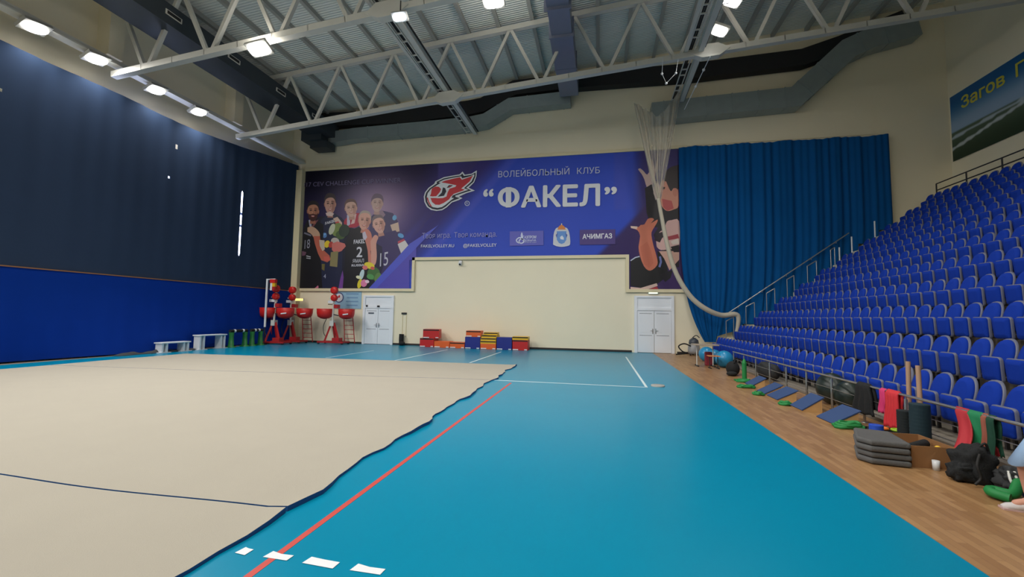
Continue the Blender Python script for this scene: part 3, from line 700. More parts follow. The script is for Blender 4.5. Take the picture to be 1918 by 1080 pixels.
P1 = [(-16.2, 12.0), (-14.9, 12.1), (-7.3, 12.3), (-6.1, 12.42), (-4.6, 13.35), (-1.1, 13.45)]
P1w = [(U(x, y, 1, D1).x, U(x, y, 1, D1).z) for x, y in ((612, 258), (660, 250), (875, 230), (908, 223), (955, 194), (1068, 181))]
dz = .66
t = thing('air_duct', 'grey sheet metal duct stepping up along the end wall above the banner', 'duct', (-6, D1, 12))
mb = MB(); duct_run(mb, P1w, D1, D2, dz); mb.build('duct_body', M_DUCT, t); seams(t, P1w[1:], D1 - .0, dz, 1.9)
x_, z_ = P1w[0]
MB().box(x_ - 1.2, x_ + .1, 20.9, 21.95, z_ - .35, z_ + .45).box(x_ - .75, x_ + .35, 21.1, 21.9, z_ - .75, z_ - .35).build('elbow', M_DUCTD, t)
# black duct above it
PB = [(U(x, y, 1, 21.9).x, U(x, y, 1, 21.9).z) for x, y in ((590, 228), (760, 221), (880, 205), (905, 200), (965, 168), (1077, 155), (1290, 138), (1500, 112), (1570, 88), (1690, 40))]
t = thing('air_duct', 'matt black duct running high along the end wall under the roof', 'duct', (0, 21.9, 13.5))
mb = MB(); duct_run(mb, PB, 21.65, 22.12, .8); mb.build('duct_body', M_BLACK, t)
# galvanised duct at the stand side
PR = [(U(x, y, 1, D1).x, U(x, y, 1, D1).z) for x, y in ((1221, 211), (1300, 202), (1490, 182), (1588, 92), (1632, 72), (1720, 48))]
t = thing('air_duct', 'shiny galvanised duct rising along the end wall above the blue curtain', 'duct', (8, D1, 12.5))
mb = MB(); duct_run(mb, PR, D1 - .1, D2, .95); mb.build('duct_body', M_DUCT, t); seams(t, PR, D1 - .1, .95, 1.15)
# duct across the roof void to the wall duct
t = thing('air_duct', 'bluish square duct running lengthwise under the roof to the end wall', 'duct', (-1.5, 18, 13.3))
MB().box(-1.95, -1.12, YF + .1, 16.6, 13.2, 13.9).build('duct_body', M_DUCTB, t)
MB().box(-2.02, -1.08, 16.6, 21.3, 13.1, 13.9).build('duct_body', M_DUCTB, t)
for y in (10, 12.5, 15, 16.6, 18.9): MB().box(-2.06, -1.04, y - .03, y + .03, 13.08, 13.93).build('flange', M_DUCTB, t)
t = thing('air_duct', 'dark duct with small vents running lengthwise high along the curtain side', 'duct', (-15.8, 14, 12))
MB().box(-16.55, -15.2, YF + .1, 21.9, 11.98, 12.75).build('duct_body', M_DUCTD, t)
for y in (6.8, 9.2, 11.6, 14.2, 16.9, 19.5):
    MB().box(-15.2, -15.17, y, y + .6, 12.3, 12.48).build('vent', M_STEEL, t)
    MB().box(-15.175, -15.165, y + .05, y + .55, 12.33, 12.45).build('vent_slot', M_BLACK, t)

# ================================================================== LAMPS
M_LENS = bpy.data.materials.new('lamp_lens'); M_LENS.use_nodes = True
_b = M_LENS.node_tree.nodes['Principled BSDF']; _b.inputs['Base Color'].default_value = (1, 1, 1, 1); _b.inputs['Emission Color'].default_value = (1, .965, .91, 1); _b.inputs['Emission Strength'].default_value = LAMP
M_LENSC = bpy.data.materials.new('cool_lamp_lens'); M_LENSC.use_nodes = True
_b = M_LENSC.node_tree.nodes['Principled BSDF']; _b.inputs['Emission Color'].default_value = (.75, .85, 1, 1); _b.inputs['Emission Strength'].default_value = 12
M_HOUS = mat('lamp_housing', (170, 170, 165), .5, .3)
def lamp(p, aim, wl, wd, label, group=None, lens=None, hang=.4, up=(0, 1, 0), round_=False, power=1.0, beam=140, deck_glow=0):
    p = Vector(p); n = Vector(aim).normalized(); u = Vector(up); u = (u - n * u.dot(n)).normalized(); v = n.cross(u)
    t = thing('floodlight', label, 'lamp', p, group)
    MB().obox(p - n * .06, u, v, n, wl / 2 + .04, wd / 2 + .04, .055).build('housing', M_HOUS, t)
    k = 20; pts = []
    for i in range(k):
        a = 2 * math.pi * i / k; ex = .55 if not round_ else 1
        pts.append(p + n * .004 + u * (wl / 2 * math.copysign(abs(math.cos(a)) ** ex, math.cos(a))) + v * (wd / 2 * math.copysign(abs(math.sin(a)) ** ex, math.sin(a))))
    f = tuple(range(k))
    nn = (pts[1] - pts[0]).cross(pts[2] - pts[1])
    MB().add([q + n * .03 for q in pts], [f if nn.dot(n) > 0 else f[::-1]]).build('lens', lens or M_LENS, t)
    if deck_glow:  # glowing face added above the housing to brighten the roof deck
        um = mat('added_deck_glow_%d' % deck_glow, (255, 246, 232), .5, emit=deck_glow)
        top = [q - n * .13 for q in pts]
        MB().add(top, [f[::-1] if nn.dot(n) > 0 else f]).build('added_deck_glow', um, t)
    sk_ = [q + n * .03 for q in pts]  # glowing rim added round the lens, spilling light sideways and up to the roof
    MB().add(pts + sk_, [(i, (i + 1) % k, k + (i + 1) % k, k + i) if nn.dot(n) > 0 else (i, k + i, k + (i + 1) % k, (i + 1) % k) for i in range(k)]).build('added_glow_rim', lens or M_LENS, t)
    if lens is None:
        ld = bpy.data.lights.new('beam', 'AREA'); ld.shape = 'RECTANGLE'; ld.size = wl; ld.size_y = wd; ld.energy = LAMP_W * power; ld.spread = math.radians(beam); ld.color = (1, .965, .915)
        lo = bpy.data.objects.new('beam', ld); COL.objects.link(lo); lo.parent = t
        m3 = Matrix((u, v, u.cross(v))).transposed(); zz_ = m3.col[2]
        if zz_.dot(n) > 0: m3 = Matrix((u, -v, -n)).transposed()
        lo.matrix_local = Matrix.Translation(n * .07) @ m3.to_4x4()
    if hang: MB().tube([p - n * .1, p - n * .1 + Vector((0, 0, hang))], .02, 6).build('bracket', M_DARK, t)
    return t
nm = ['first', 'second', 'third', 'fourth']
SIDE = [9.55, 11.24, 13.33, 15.2]
for i, y in enumerate(SIDE):
    lamp((-17.62, y, 10.62), (.5, .25, -1), .66, .4, 'bright oval floodlight above the dark curtain, %s of four counting towards the end wall' % nm[i], 'floodlights along the curtain side', round_=True, hang=.2)
for y in (7.5, 5.4, 3.3, 1.2, -.9, -3):
    lamp((-17.62, y, 10.62), (.5, .1, -1), .66, .4, 'bright oval floodlight above the dark curtain, behind the viewer', 'floodlights behind the viewer', round_=True, hang=.2)
lamp(U(485, 92, 1, 11.75), (.1, -.45, -1), .72, .42, 'square floodlight glowing warm under the truss by the dark duct', up=(1, 0, .1), hang=.3, deck_glow=45)
lamp(U(748, 32, 1, 11.8), (0, -.7, -1), .42, .2, 'small bluish lamp hanging off the gantry over the middle of the hall', lens=M_LENSC, up=(1, 0, 0), hang=.5)
lamp((-3.75, 14.0, 12.95), (0, -.2, -1), .7, .5, 'warm roof floodlight cut by the upper picture edge, between two ducts', up=(1, 0, 0), deck_glow=45)
fl1 = lamp(U(1347, 58, 1, 16.5), (-.35, -.15, -1), .52, .42, 'bright square floodlight beside the gantry near the hanging net', up=(1, .2, 0), hang=0, deck_glow=12)
fl2 = lamp(U(1370, 2, 1, 15.2), (-.35, -.1, -1), .56, .42, 'bright square floodlight higher along the same gantry, further from the net', up=(1, .2, 0), hang=0, deck_glow=12)
for f_ in (fl1, fl2):
    q_ = Vector(f_.location); MB().tube([q_ + Vector((.03, .01, .1)), (q_.x - .1, q_.y, 12.66), (4.0, q_.y, 12.64)], .022, 8).build('bracket_arm', M_DARK, f_)
for x in (-11.5, -3.75, 4.5):
    for y in (10.5, 7.5, 3.5, -.5, -4):
        if y == 10.5 and x != 4.5: continue
        lamp((x, y, chord_z(x) + .1), (-.4 if x > 0 else .3, .5, -1), .72, .45, 'square roof floodlight over the hall behind the viewer', 'floodlights behind the viewer', up=(1, 0, 0), power=.4 if x > 0 else 1.38, beam=140 if x > 0 else 122, deck_glow=40)

# ================================================================== CURTAINS
def fold(y, s=1):
    return s * (.012 * math.sin(y * 4.1 + .9 * math.sin(y * 1.3)) + .008 * math.sin(y * 9.7 + 1.3) + .03 * math.sin(y * .63) + .02 * math.sin(y * 1.57 + 1))
M_DCUR = mat('dark_curtain_cloth', (44, 60, 86), .95, var=.04, scale=2, spec=.15); M_BCUR = mat('royal_blue_cover', (4, 52, 150), .9, var=.05, scale=2, spec=.15)
M_BLUE2 = mat('blue_curtain_cloth', (4, 80, 142), .9, var=.08, scale=1.2, spec=.15)
def dtop(y):
    return 9.88 + .012 * math.sin(y * 1.7) + (.75 * max(0, (y - 15.5) / 6.5) if y > 15.5 else 0)
holes = {(i, j) for i, j in ()}
SLY0, SLY1 = 17.98, 18.28
def dcur(y0, y1, label):
    n = int((y1 - y0) / .12)
    hl = [U(330, 274, 0, -17.93), U(319, 331, 0, -17.93)]
    def fn(u, v):
        y = y0 + (y1 - y0) * u; return (-17.93 + fold(y) * (.35 + .65 * v) , y, 2.98 + (dtop(y) - 2.98) * v)
    def skip(i, j):
        yc = y0 + (y1 - y0) * (i + .5) / n
        for h in hl:
            if abs(yc - h.y) < (y1 - y0) / n / 2:
                zc = 2.98 + (dtop(yc) - 2.98) * (j + .5) / 60
                if abs(zc - h.z) < .06: return True
        return False
    o = MB().grid(fn, n, 60, skip=skip).build('curtain', M_DCUR, None, (-17.93, (y0 + y1) / 2, 2.98))
    tag(o, label, 'curtain')
# the slit narrows: two panels with a gap showing the window
def dpanel(y0, y1, label, gap=None):
    n = max(8, int((y1 - y0) / .1)); nv = 70
    hl = [U(330, 274, 0, -17.93), U(319, 331, 0, -17.93), U(2, 166, 0, -17.93)]
    def ends(v):
        z = 2.98 + v * 7; a, b = y0, y1
        if gap:
            g = max(0, min(1, (z - 4.5) / .1)) * max(0, min(1, (7.8 - z) / .12))
            if gap > 0: b = y1 - g * .055
            else: a = y0 + g * .06
        return a, b
    def fn(u, v):
        a, b = ends(v); y = a + (b - a) * u; return (-17.93 + fold(y) * (.35 + .65 * v), y, 2.98 + (dtop(y) - 2.98) * v)
    def skip(i, j):
        yc = y0 + (y1 - y0) * (i + .5) / n; zc = 2.98 + (dtop(yc) - 2.98) * (j + .5) / nv
        return any(abs(yc - h.y) <= (y1 - y0) / n * .51 and abs(zc - h.z) < .055 for h in hl)
    o = MB().grid(fn, n, nv, skip=skip).build('curtain', M_DCUR, None, (-17.93, (y0 + y1) / 2, 2.98))
    tag(o, label, 'curtain')
dpanel(YF + .1, 18.12, 'long dark navy blackout curtain on the side wall under the row of lights', 1)
dpanel(18.1, 22.0, 'short dark blackout curtain panel between the daylight slit and the wall corner', -1)
def bcov(u, v):
    y = YF + .1 + (21.9 - YF) * u
    x = -17.9 + fold(y, .6) * (1 - .6 * v) + .16 * (1 - v) ** 3 * (.5 + .5 * math.sin(y * .9 + 2.2))
    return (x, y, .05 + 2.95 * v)
tag(MB().grid(bcov, 260, 24).build('wall_cover', M_BCUR, None, (-17.9, 7, 0)), 'royal blue padded cover hung along the lower side wall', 'cover')
tag(MB().box(-17.96, -17.86, YF + .1, 21.9, 2.985, 3.02).build('curtain_rail', mat('brown_batten', (150, 104, 66), .6), None, (-17.9, 7, 3)), 'thin brown batten between dark curtain and blue cover', 'rail')

# stand profile ----------------------------------------------------------
ROWX = [5.2, 6.16] + [6.98 + .82 * i for i in range(9)]
ARCH = [.948, 1.484] + [2.114 + .621 * i for i in range(9)]
PLAT = [a - .948 for a in ARCH]
YEND, YNEAR = 20.9, 2.0
def plat_at(x):
    z = 0
    for X, p in zip(ROWX, PLAT):
        if x >= X - .58: z = p
    return z
# blue curtain over the end of the stand
def bcurtain(u, v):
    xt = 3.87 + (12.95 - 3.87) * u
    if u < .22: xb = 4.95 + .5 * (u / .22); zb = .62
    else:
        xb = 5.45 + (12.95 - 5.45) * (u - .22) / .78; zb = max(.9, plat_at(xb - .2) + .35)
        if u < .3: zb = .9 + (max(1.15, zb) - .9) * (u - .22) / .08
    zt = 10.28 + .03 * math.sin(xt * 3)
    s = v; z = zt + (zb - zt) * s
    x = xt + (xb - xt) * s ** 5
    ph = xt * 6.3 + .8 * math.sin(xt * 1.7)
    y = 21.93 + .03 * math.sin(ph) + .022 * math.sin(xt * 13.1 + 1 + 1.2 * math.sin(xt * 2.3)) + .02 * math.sin(xt * 21.7 + 2 * math.sin(xt * 1.1)) + .03 * math.sin(xt * 2.9 + .5)
    return (x, y - .05 * s, z)
tag(MB().grid(bcurtain, 360, 40).build('curtain', M_BLUE2, None, (8, 21.93, 1)), 'bright blue draped curtain hanging on the end wall beside the banner', 'curtain')

# ================================================================== STAND
M_CONC = mat('stand_concrete', (128, 120, 108), .8, var=.08, scale=3)
sb = MB()
prof = [(4.72, 0)]
sb.box(ROWX[0] - .5, ROWX[1] - .58, YNEAR - 6, YEND, 0, .06)
for i in range(1, len(ROWX)):
    x0 = ROWX[i] - .58; x1 = (ROWX[i + 1] - .58) if i + 1 < len(ROWX) else XRW
    sb.box(x0, x1, YNEAR - 6, YEND, 0, PLAT[i])
struct(sb, 'floor_stand', M_CONC)
# aisle steps against the end wall
st = MB()
for i in range(1, len(ROWX)):
    x0 = ROWX[i] - .58; x1 = (ROWX[i + 1] - .58) if i + 1 < len(ROWX) else XRW
    st.box(x0, x1, YEND, YW - .001, 0, PLAT[i]).box(x0 - .4, x0, YEND + .05, YW - .001, 0, (PLAT[i - 1] + PLAT[i]) / 2 + .02)
struct(st, 'floor_stair', M_BEIGE)

# seats ------------------------------------------------------------------
M_SEAT = mat('blue_seat_fabric', (14, 54, 160), .85, var=.05, scale=30, bump=.2, bscale=200, spec=.2)
M_SHELL = mat('grey_blue_seat_shell', (104, 108, 130), .45)
M_BRKT = mat('seat_bracket', (70, 68, 70), .5, .4)
def arch_outline(w_, z0, z1, n=14, sq=.8):
    """rounded-top outline in (y,z)"""
    pts = [(-w_ / 2 * .9, z0), (w_ / 2 * .9, z0)]
    zc = z0 + (z1 - z0) * .42
    for k in range(n + 1):
        a = math.pi * k / n; c_, s_ = math.cos(a), math.sin(a)
        pts.append((w_ / 2 * math.copysign(abs(c_) ** sq, c_), zc + (z1 - zc) * abs(s_) ** .85))
    return pts
def round_rect(w_, z0, z1, r, n=4, wb=None):
    wb = wb or w_; out = []
    for cx, cz, a0, ww in ((wb / 2 - r, z0 + r, -90, wb), (w_ / 2 - r, z1 - r, 0, w_), (-(w_ / 2 - r), z1 - r, 90, w_), (-(wb / 2 - r), z0 + r, 180, wb)):
        for k in range(n + 1):
            a = math.radians(a0 + 90 * k / n); out.append((cx + r * math.cos(a), cz + r * math.sin(a)))
    return out
def pad(mb, outline, xf, th, bulge, tilt=0, zp=0, mi=0):
    """cushion: outline polygon with a swollen front (towards -x)"""
    n = len(outline); cy = sum(p[0] for p in outline) / n; cz = sum(p[1] for p in outline) / n
    def P(y, z, x): return (x + (z - zp) * tilt, y, z)
    rings = [[P(y, z, xf + th) for y, z in outline], [P(y, z, xf + .008) for y, z in outline],
             [P(cy + (y - cy) * .93, cz + (z - cz) * .94, xf - bulge * .5) for y, z in outline], [P(cy + (y - cy) * .55, cz + (z - cz) * .6, xf - bulge) for y, z in outline]]
    v = [p for r in rings for p in r]; f = []
    for i in range(3):
        for k in range(n): f.append((i * n + k, i * n + (k + 1) % n, (i + 1) * n + (k + 1) % n, (i + 1) * n + k))
    mb.add(v, f, mi, True); mb.add(rings[-1], [tuple(range(n))], mi, True); mb.add(rings[0], [tuple(range(n))[::-1]], mi)
    return mb
seat0 = thing('stadium_seat', 'seat', 'seat', (0, 0, 0), 'blue folding seats on the stand')
pad(MB(), arch_outline(.345, .42, .925), -.09, .02, .03, .27, .45).build('backrest', M_SEAT, seat0)
pad(MB(), arch_outline(.375, .37, .945), -.068, .03, .0, .27, .45).build('backrest_shell', M_SHELL, seat0)
pad(MB(), round_rect(.315, .285, .645, .04, wb=.3), -.19, .02, .022, -.07, .3).build('seat_pan', M_SEAT, seat0)
pad(MB(), round_rect(.342, .27, .66, .05, wb=.33), -.17, .04, .0, -.07, .3).build('pan_shell', M_SHELL, seat0)
fb = MB()
for s_ in (-.15, .15): fb.bar((-.15, s_, .33), (.05, s_, .3), .025, .05).bar((.03, s_, .42), (.05, s_, 0.02), .03, .04)
fb.bar((.04, -.21, .3), (.04, .21, .3), .04, .05)
fb.build('frame', M_BRKT, seat0)
PITCHS = .4201
ANCH = [7.024, 9.267, 8.872, 10.08, 10.92, 11.76, 12.1, 13.3, 14.2, 15.1, 16.0]
ANCH[1] = 8.027
seats_n = 0
ROWN = ['front', 'second', 'third', 'fourth', 'fifth', 'sixth', 'seventh', 'eighth', 'ninth', 'tenth', 'topmost']
first = True
kids = list(seat0.children)
for r, (X, P) in enumerate(zip(ROWX, PLAT)):
    ymin = max(YNEAR, 1.248 * X - 1.3)
    k = int((YEND - .22 - ANCH[r]) / PITCHS); y = ANCH[r] + k * PITCHS
    i = 0
    while y > ymin:
        if first: s_ = seat0; first = False
        else:
            s_ = seat0.copy(); COL.objects.link(s_)
            for ch in kids:
                c_ = ch.copy(); COL.objects.link(c_); c_.parent = s_
        s_.location = (X, y, P + (.06 if r == 0 else 0) * 0)
        s_['label'] = 'blue folding seat in the %s row, %s from the end-wall aisle' % (ROWN[r], ordinal(i))
        i += 1; y -= PITCHS; seats_n += 1
print('seats', seats_n)

# guard rail along the front row -------------------------------------------
gr = thing('guard_rail', 'low steel guard rail along the front row of the stand', 'railing', (4.42, 10, 0))
MB().tube([(4.42, 1.5, .63), (4.42, 15.6, .63)], .02, 10).build('top_rail', M_CHROME, gr)
for z in (.2, .4): MB().tube([(4.42, 1.5, z), (4.42, 15.53, z)], .006, 6).build('cable', M_CHROME, gr)
for i in range(14):
    y = 15.53 - 1.02 * i
    MB().tube([(4.42, y, 0), (4.42, y, .58)], .021, 10).lathe([(.05, 0), (.05, .008), (.02, .012)], (4.42, y, 0), 12).tube([(4.42, y, .57), (4.42, y, .63)], .008, 6).build('post', M_CHROME, gr)
# handrails on the aisle
hr = thing('wall_handrail', 'long slanting handrail on the end wall above the aisle steps', 'railing', (8, 22, 3))
a, b = U(1361, 588, 1, 21.7), U(1590, 436, 1, 21.7)
MB().tube([a, b], .025, 8).build('rail', M_CHROME, hr)
for k in range(5):
    p = a + (b - a) * (.1 + .2 * k); MB().tube([p, p + Vector((0, 0, -.08)), (p.x, 21.9, p.z - .08)], .012, 6).build('bracket', M_CHROME, hr)
hb = [((1360, 601), (1374, 593)), ((1397, 574), (1413, 566)), ((1435.6, 549), (1451, 540)), ((1474, 523), (1487, 515.6)), ((1512, 498), (1529, 488)), ((1555.6, 468), (1563, 463))]
for k, (p, q) in enumerate(hb):
    a, b = U(p[0], p[1], 1, 20.98), U(q[0], q[1], 1, 20.98)
    t = thing('aisle_handrail', 'short steel handrail on the aisle steps, %s going up from the floor' % ORD[k], 'railing', (a.x, 20.98, plat_at(a.x)), 'aisle handrails')
    MB().tube([a, b], .022, 8).build('rail', M_CHROME, t)
    for p in (a, b): MB().tube([(p.x, 20.98, plat_at(p.x)), (p.x, 20.98, p.z)], .018, 8).build('post', M_CHROME, t)
for k, (x, y) in enumerate(((1572, 463), (1595, 443), (1638, 414))):
    p = U(x, y, 1, 20.98); o = MB().tube([(p.x, 20.98, plat_at(p.x)), (p.x, 20.98, p.z)], .03, 8).build('marker_post', M_WHITE, None, (p.x, 20.98, plat_at(p.x)))
    tag(o, 'short white post by the upper aisle steps, %s going up' % ORD[k], 'post', 'white aisle posts')
# top rail behind the last row
a = U(1712, 360, 0, 14.0); zt = a.z - .02
t = thing('top_railing', 'dark railing behind the topmost row of seats', 'railing', (14.0, 20, 6.2))
for dzz in (0, -.28): MB().tube([(14.0, 12, zt + dzz), (14.0, 20.9, zt + dzz)], .025, 8).build('rail', M_DARK, t)
for y in (20.9, 19.4, 17.9, 16.4): MB().tube([(14.0, y, PLAT[-1]), (14.0, y, zt)], .025, 8).build('post', M_DARK, t)
# sign on the right wall ---------------------------------------------------
sg = thing('wall_sign', 'long landscape poster high on the wall above the top seats', 'poster', (XRW, 18, 8.9))
def sign_art(y, z):
    t = (z - 8.9) / 2.95
    c = lerp((150, 176, 206), (24, 92, 150), ss(.5, .92, t)) if t > .45 else (66, 84, 66)
    if t < .45: c = lerp((44, 62, 44), (86, 104, 84), ss(0, .45, t))
    d = abs((z - 8.9) - (22.1 - y) * .16 - .55)
    if d < .06: c = (186, 196, 200)
    d = abs((z - 8.9) - (22.1 - y) * .05 - 1.05)
    if d < .05: c = (176, 190, 200)
    return c
def sign_sheet():
    ny, nz = 60, 40; me = bpy.data.meshes.new('poster_sheet'); L = parent_loc(sg)
    v = [(0, 22.08 - 12 * i / ny - L.y, 2.95 * j / nz) for i in range(ny + 1) for j in range(nz + 1)]
    f = [(i * (nz + 1) + j, (i + 1) * (nz + 1) + j, (i + 1) * (nz + 1) + j + 1, i * (nz + 1) + j + 1) for i in range(ny) for j in range(nz)]
    me.from_pydata([(p[0] - .03, p[1], p[2]) for p in v], [], f); ca = me.color_attributes.new('print', 'FLOAT_COLOR', 'POINT')
    for k, p in enumerate(v): ca.data[k].color = lin(sign_art(p[1] + L.y, p[2] + 8.9))
    me.materials.append(vcol_mat('poster_print', .5)); o = bpy.data.objects.new('poster_sheet', me); COL.objects.link(o); o.parent = sg
sign_sheet()
a, b = U(1800, 192, 0, XRW - .04), U(1882, 146, 0, XRW - .04); zz = 11.05
text_mesh('poster_lettering', 'Загов', (XRW - .04, a.y, zz), (XRW - .04, b.y, zz), (0, 0, 1), .5, mat('yellow_ink', (206, 200, 70), .5), sg, .02)
a2 = U(1902, 132, 0, XRW - .04)
text_mesh('poster_lettering', 'Г', (XRW - .04, a2.y, zz), (XRW - .04, a2.y - .35, zz), (0, 0, 1), .5, mat('yellow_ink', (206, 200, 70), .5), sg, .02)

# ================================================================== NET
def gauze():
    m = bpy.data.materials.new('white_gauze'); m.use_nodes = True; nt = m.node_tree; b = nt.nodes['Principled BSDF']
    b.inputs['Base Color'].default_value = lin((206, 200, 186)); b.inputs['Roughness'].default_value = .9
    tr = nt.nodes.new('ShaderNodeBsdfTransparent'); mx = nt.nodes.new('ShaderNodeMixShader')
    tc = nt.nodes.new('ShaderNodeTexCoord'); n = nt.nodes.new('ShaderNodeTexNoise'); n.inputs['Scale'].default_value = 1.6; nt.links.new(tc.outputs['Object'], n.inputs['Vector'])
    mr = nt.nodes.new('ShaderNodeMapRange'); mr.inputs[3].default_value = .25; mr.inputs[4].default_value = .6; nt.links.new(n.outputs['Fac'], mr.inputs[0])
    nt.links.new(mr.outputs[0], mx.inputs[0]); nt.links.new(tr.outputs[0], mx.inputs[1]); nt.links.new(b.outputs[0], mx.inputs[2])
    nt.links.new(mx.outputs[0], nt.nodes['Material Output'].inputs['Surface'])
    return m
def gauze2(name, fac):
    m = bpy.data.materials.new(name); m.use_nodes = True; nt = m.node_tree; b = nt.nodes['Principled BSDF']
    b.inputs['Base Color'].default_value = lin((200, 192, 174)); b.inputs['Roughness'].default_value = .9; b.inputs['Alpha'].default_value = fac
    return m
YN = 20.7
net = thing('divider_net', 'white gauze net gathered up and draped from the roof to the aisle handrail', 'net', U(1234, 372, 1, YN))
M_G1 = gauze(); M_G2 = gauze2('gathered_gauze', .86); M_G3 = gauze2('strand_gauze', .5)
tops = [(1186, 190), (1196, 196), (1206, 203), (1214, 206), (1222, 212), (1233, 218), (1246, 205), (1258, 190), (1270, 172), (1280, 150)]
G = Vector(U(1233, 374, 1, YN))
def netfan(u, v):
    k = u * (len(tops) - 1); i = min(int(k), len(tops) - 2); f = k - i
    x = tops[i][0] + (tops[i + 1][0] - tops[i][0]) * f; y = tops[i][1] + (tops[i + 1][1] - tops[i][1]) * f
    P = Vector(U(x, y, 1, YN)); e_ = 1 - (1 - v) ** 1.15
    Q = P + (G + Vector(((u - .5) * .28, 0, 0)) - P) * v
    Q.y += .09 * math.sin(u * 40) * (1 - .5 * v); return Q
MB().grid(netfan, 70, 24).build('net_fan', M_G1, net)
for x0, y0, wdt in ((1190, 196, .07), (1200, 200, .06), (1231, 240, .03), (1262, 200, .035)):
    a = Vector(U(x0, y0, 1, YN - .12)); pts = [a + (G - a) * k / 8 + Vector((.03 * math.sin(k), 0, 0)) for k in range(9)]
    MB().tube(pts, [wdt * (1 - .3 * k / 8) for k in range(9)], 8).build('strand', M_G3, net)
tail = [(1233, 372), (1240, 410), (1248, 450), (1260, 495), (1276, 530), (1298, 560), (1325, 580), (1352, 590), (1376, 588), (1383, 594), (1382, 610), (1379, 624)]
pts = curve([tuple(U(x, y, 1, YN + (.15 if y > 580 else 0))) for x, y in tail], 4)
n_ = len(pts)
MB().tube(pts, [.085 + .03 * math.sin(min(1, k / n_ * 1.6) * math.pi / 2) - (.05 * max(0, (k / n_ - .7) / .3)) for k in range(n_)], 10).build('gathered_tail', M_G2, net)
# ropes with beads by the truss
rp = thing('hoist_rope', 'thin rope with white beads dropping from the truss gusset to the net', 'rope', U(1330, 104, 1, 17.4))
a, b = U(1330, 106, 1, 17.4), U(1282, 205, 1, 20.5)
MB().tube([a, b], .018, 6).build('rope', M_WHITE, rp)
for f in (.22, .52): MB().sphere(a + (b - a) * f, .06, 10, 8).build('bead', M_WHITE, rp)
rp = thing('hoist_rope', 'small V of rope with white beads under the truss chord', 'rope', U(1242, 118, 1, 17.4))
q = [U(x, y, 1, 17.4) for x, y in ((1242, 106), (1240, 138), (1248, 156), (1266, 137), (1270, 112))]
MB().tube(q, .012, 6).build('rope', M_WHITE, rp)
for p in q[1:4]: MB().sphere(p, .05, 10, 8).build('bead', M_WHITE, rp)

# ================================================================== CARPET
M_CARP = mat('beige_carpet', (164, 158, 145), .9, var=.035, scale=1.5, bump=.15, bscale=120); M_CBLUE = mat('blue_carpet_edge', (30, 84, 140), .8)
def edge_x(y):
    return -2.56 - .018 * y + .045 * math.sin(y * 2.3) + .025 * math.sin(y * 5.1 + 1) + .02 * math.sin(y * 9)
def seam_y(k, x):
    if k == 0: return 3.25 + .03 * math.sin(x * 1.7)
    if k == 1: return 10.9 + (x + 2.78) * .0865 * (1 if x > -11.5 else 1) + .025 * math.sin(x * 1.3)
    if k == 2: return 14.58 + (x + 2.8) * .042
    return -5.5
def strip(ka, kb, label, gap):
    nx, ny = 70, 40
    def fn(u, v):
        ya0 = seam_y(ka, -2.6) + gap; yb0 = seam_y(kb, -2.6) - gap; yy_ = ya0 + (yb0 - ya0) * v
        xr = edge_x(yy_); xl = -16.1 + .03 * math.sin(yy_ * 1.9)
        x = xl + (xr - xl) * (1 - (1 - u) ** 1)
        y = seam_y(ka, x) + gap + (seam_y(kb, x) - seam_y(ka, x) - 2 * gap) * v
        return (x, y, .028 + .004 * math.sin(x * 1.1) * math.sin(y * .8) + (.02 * max(0, math.sin(y * 2.3)) if u == 1 else 0))
    mb = MB().grid(fn, nx, ny)
    def rim(fnp, n):
        for i in range(n):
            a, b = Vector(fnp(i / n)), Vector(fnp((i + 1) / n))
            mb.add([a, b, (b.x, b.y, 0), (a.x, a.y, 0)], [(0, 1, 2, 3)], 1)
    rim(lambda t: fn(1, t), ny); rim(lambda t: fn(0, t), ny); rim(lambda t: fn(t, 0), nx); rim(lambda t: fn(t, 1), nx)
    tag(mb.build('carpet_strip', [M_CARP, M_CBLUE], None, (-9, seam_y(ka, -9), 0)), label, 'carpet', 'beige gymnastics carpet strips')
strip(3, 0, 'beige carpet strip at the camera end, below the first seam', .012)
strip(0, 1, 'wide middle strip of the beige carpet between its two seams', .012)
strip(1, 2, 'narrow far strip of the beige carpet, closest to the white benches', .012)
# tape pieces on the floor
M_TAPE = mat('white_tape', (226, 228, 232), .6)
for k, (x0, x1) in enumerate(((-2.52, -2.43), (-2.29, -2.1), (-1.98, -1.74), (-1.62, -1.4))):
    pts = [(x0, 2.655, .003), (x1, 2.645 + .01 * (k % 2), .003), (x1 + .005, 2.72, .003), ((x0 + x1) / 2, 2.725 - .008 * (k % 2), .003), (x0 + .015, 2.735, .003)]
    o = MB().prism(pts, (0, 0, .001)).build('floor_tape', M_TAPE, None, (x0, 2.69, 0))
    tag(o, 'piece of white tape on the blue floor, %s from the carpet edge' % ORD[k], 'tape', 'row of white tape pieces')
o = MB().lathe([(.0, .02), (.1, .02), (.16, .035), (.17, .02), (.17, 0)], (1.45, 11.35, 0), 20).build('floor_plate', mat('grey_plate', (160, 160, 156), .5), None, (1.45, 11.35, 0))
tag(o, 'round grey plate lying on the blue floor by the white line corner', 'plate')

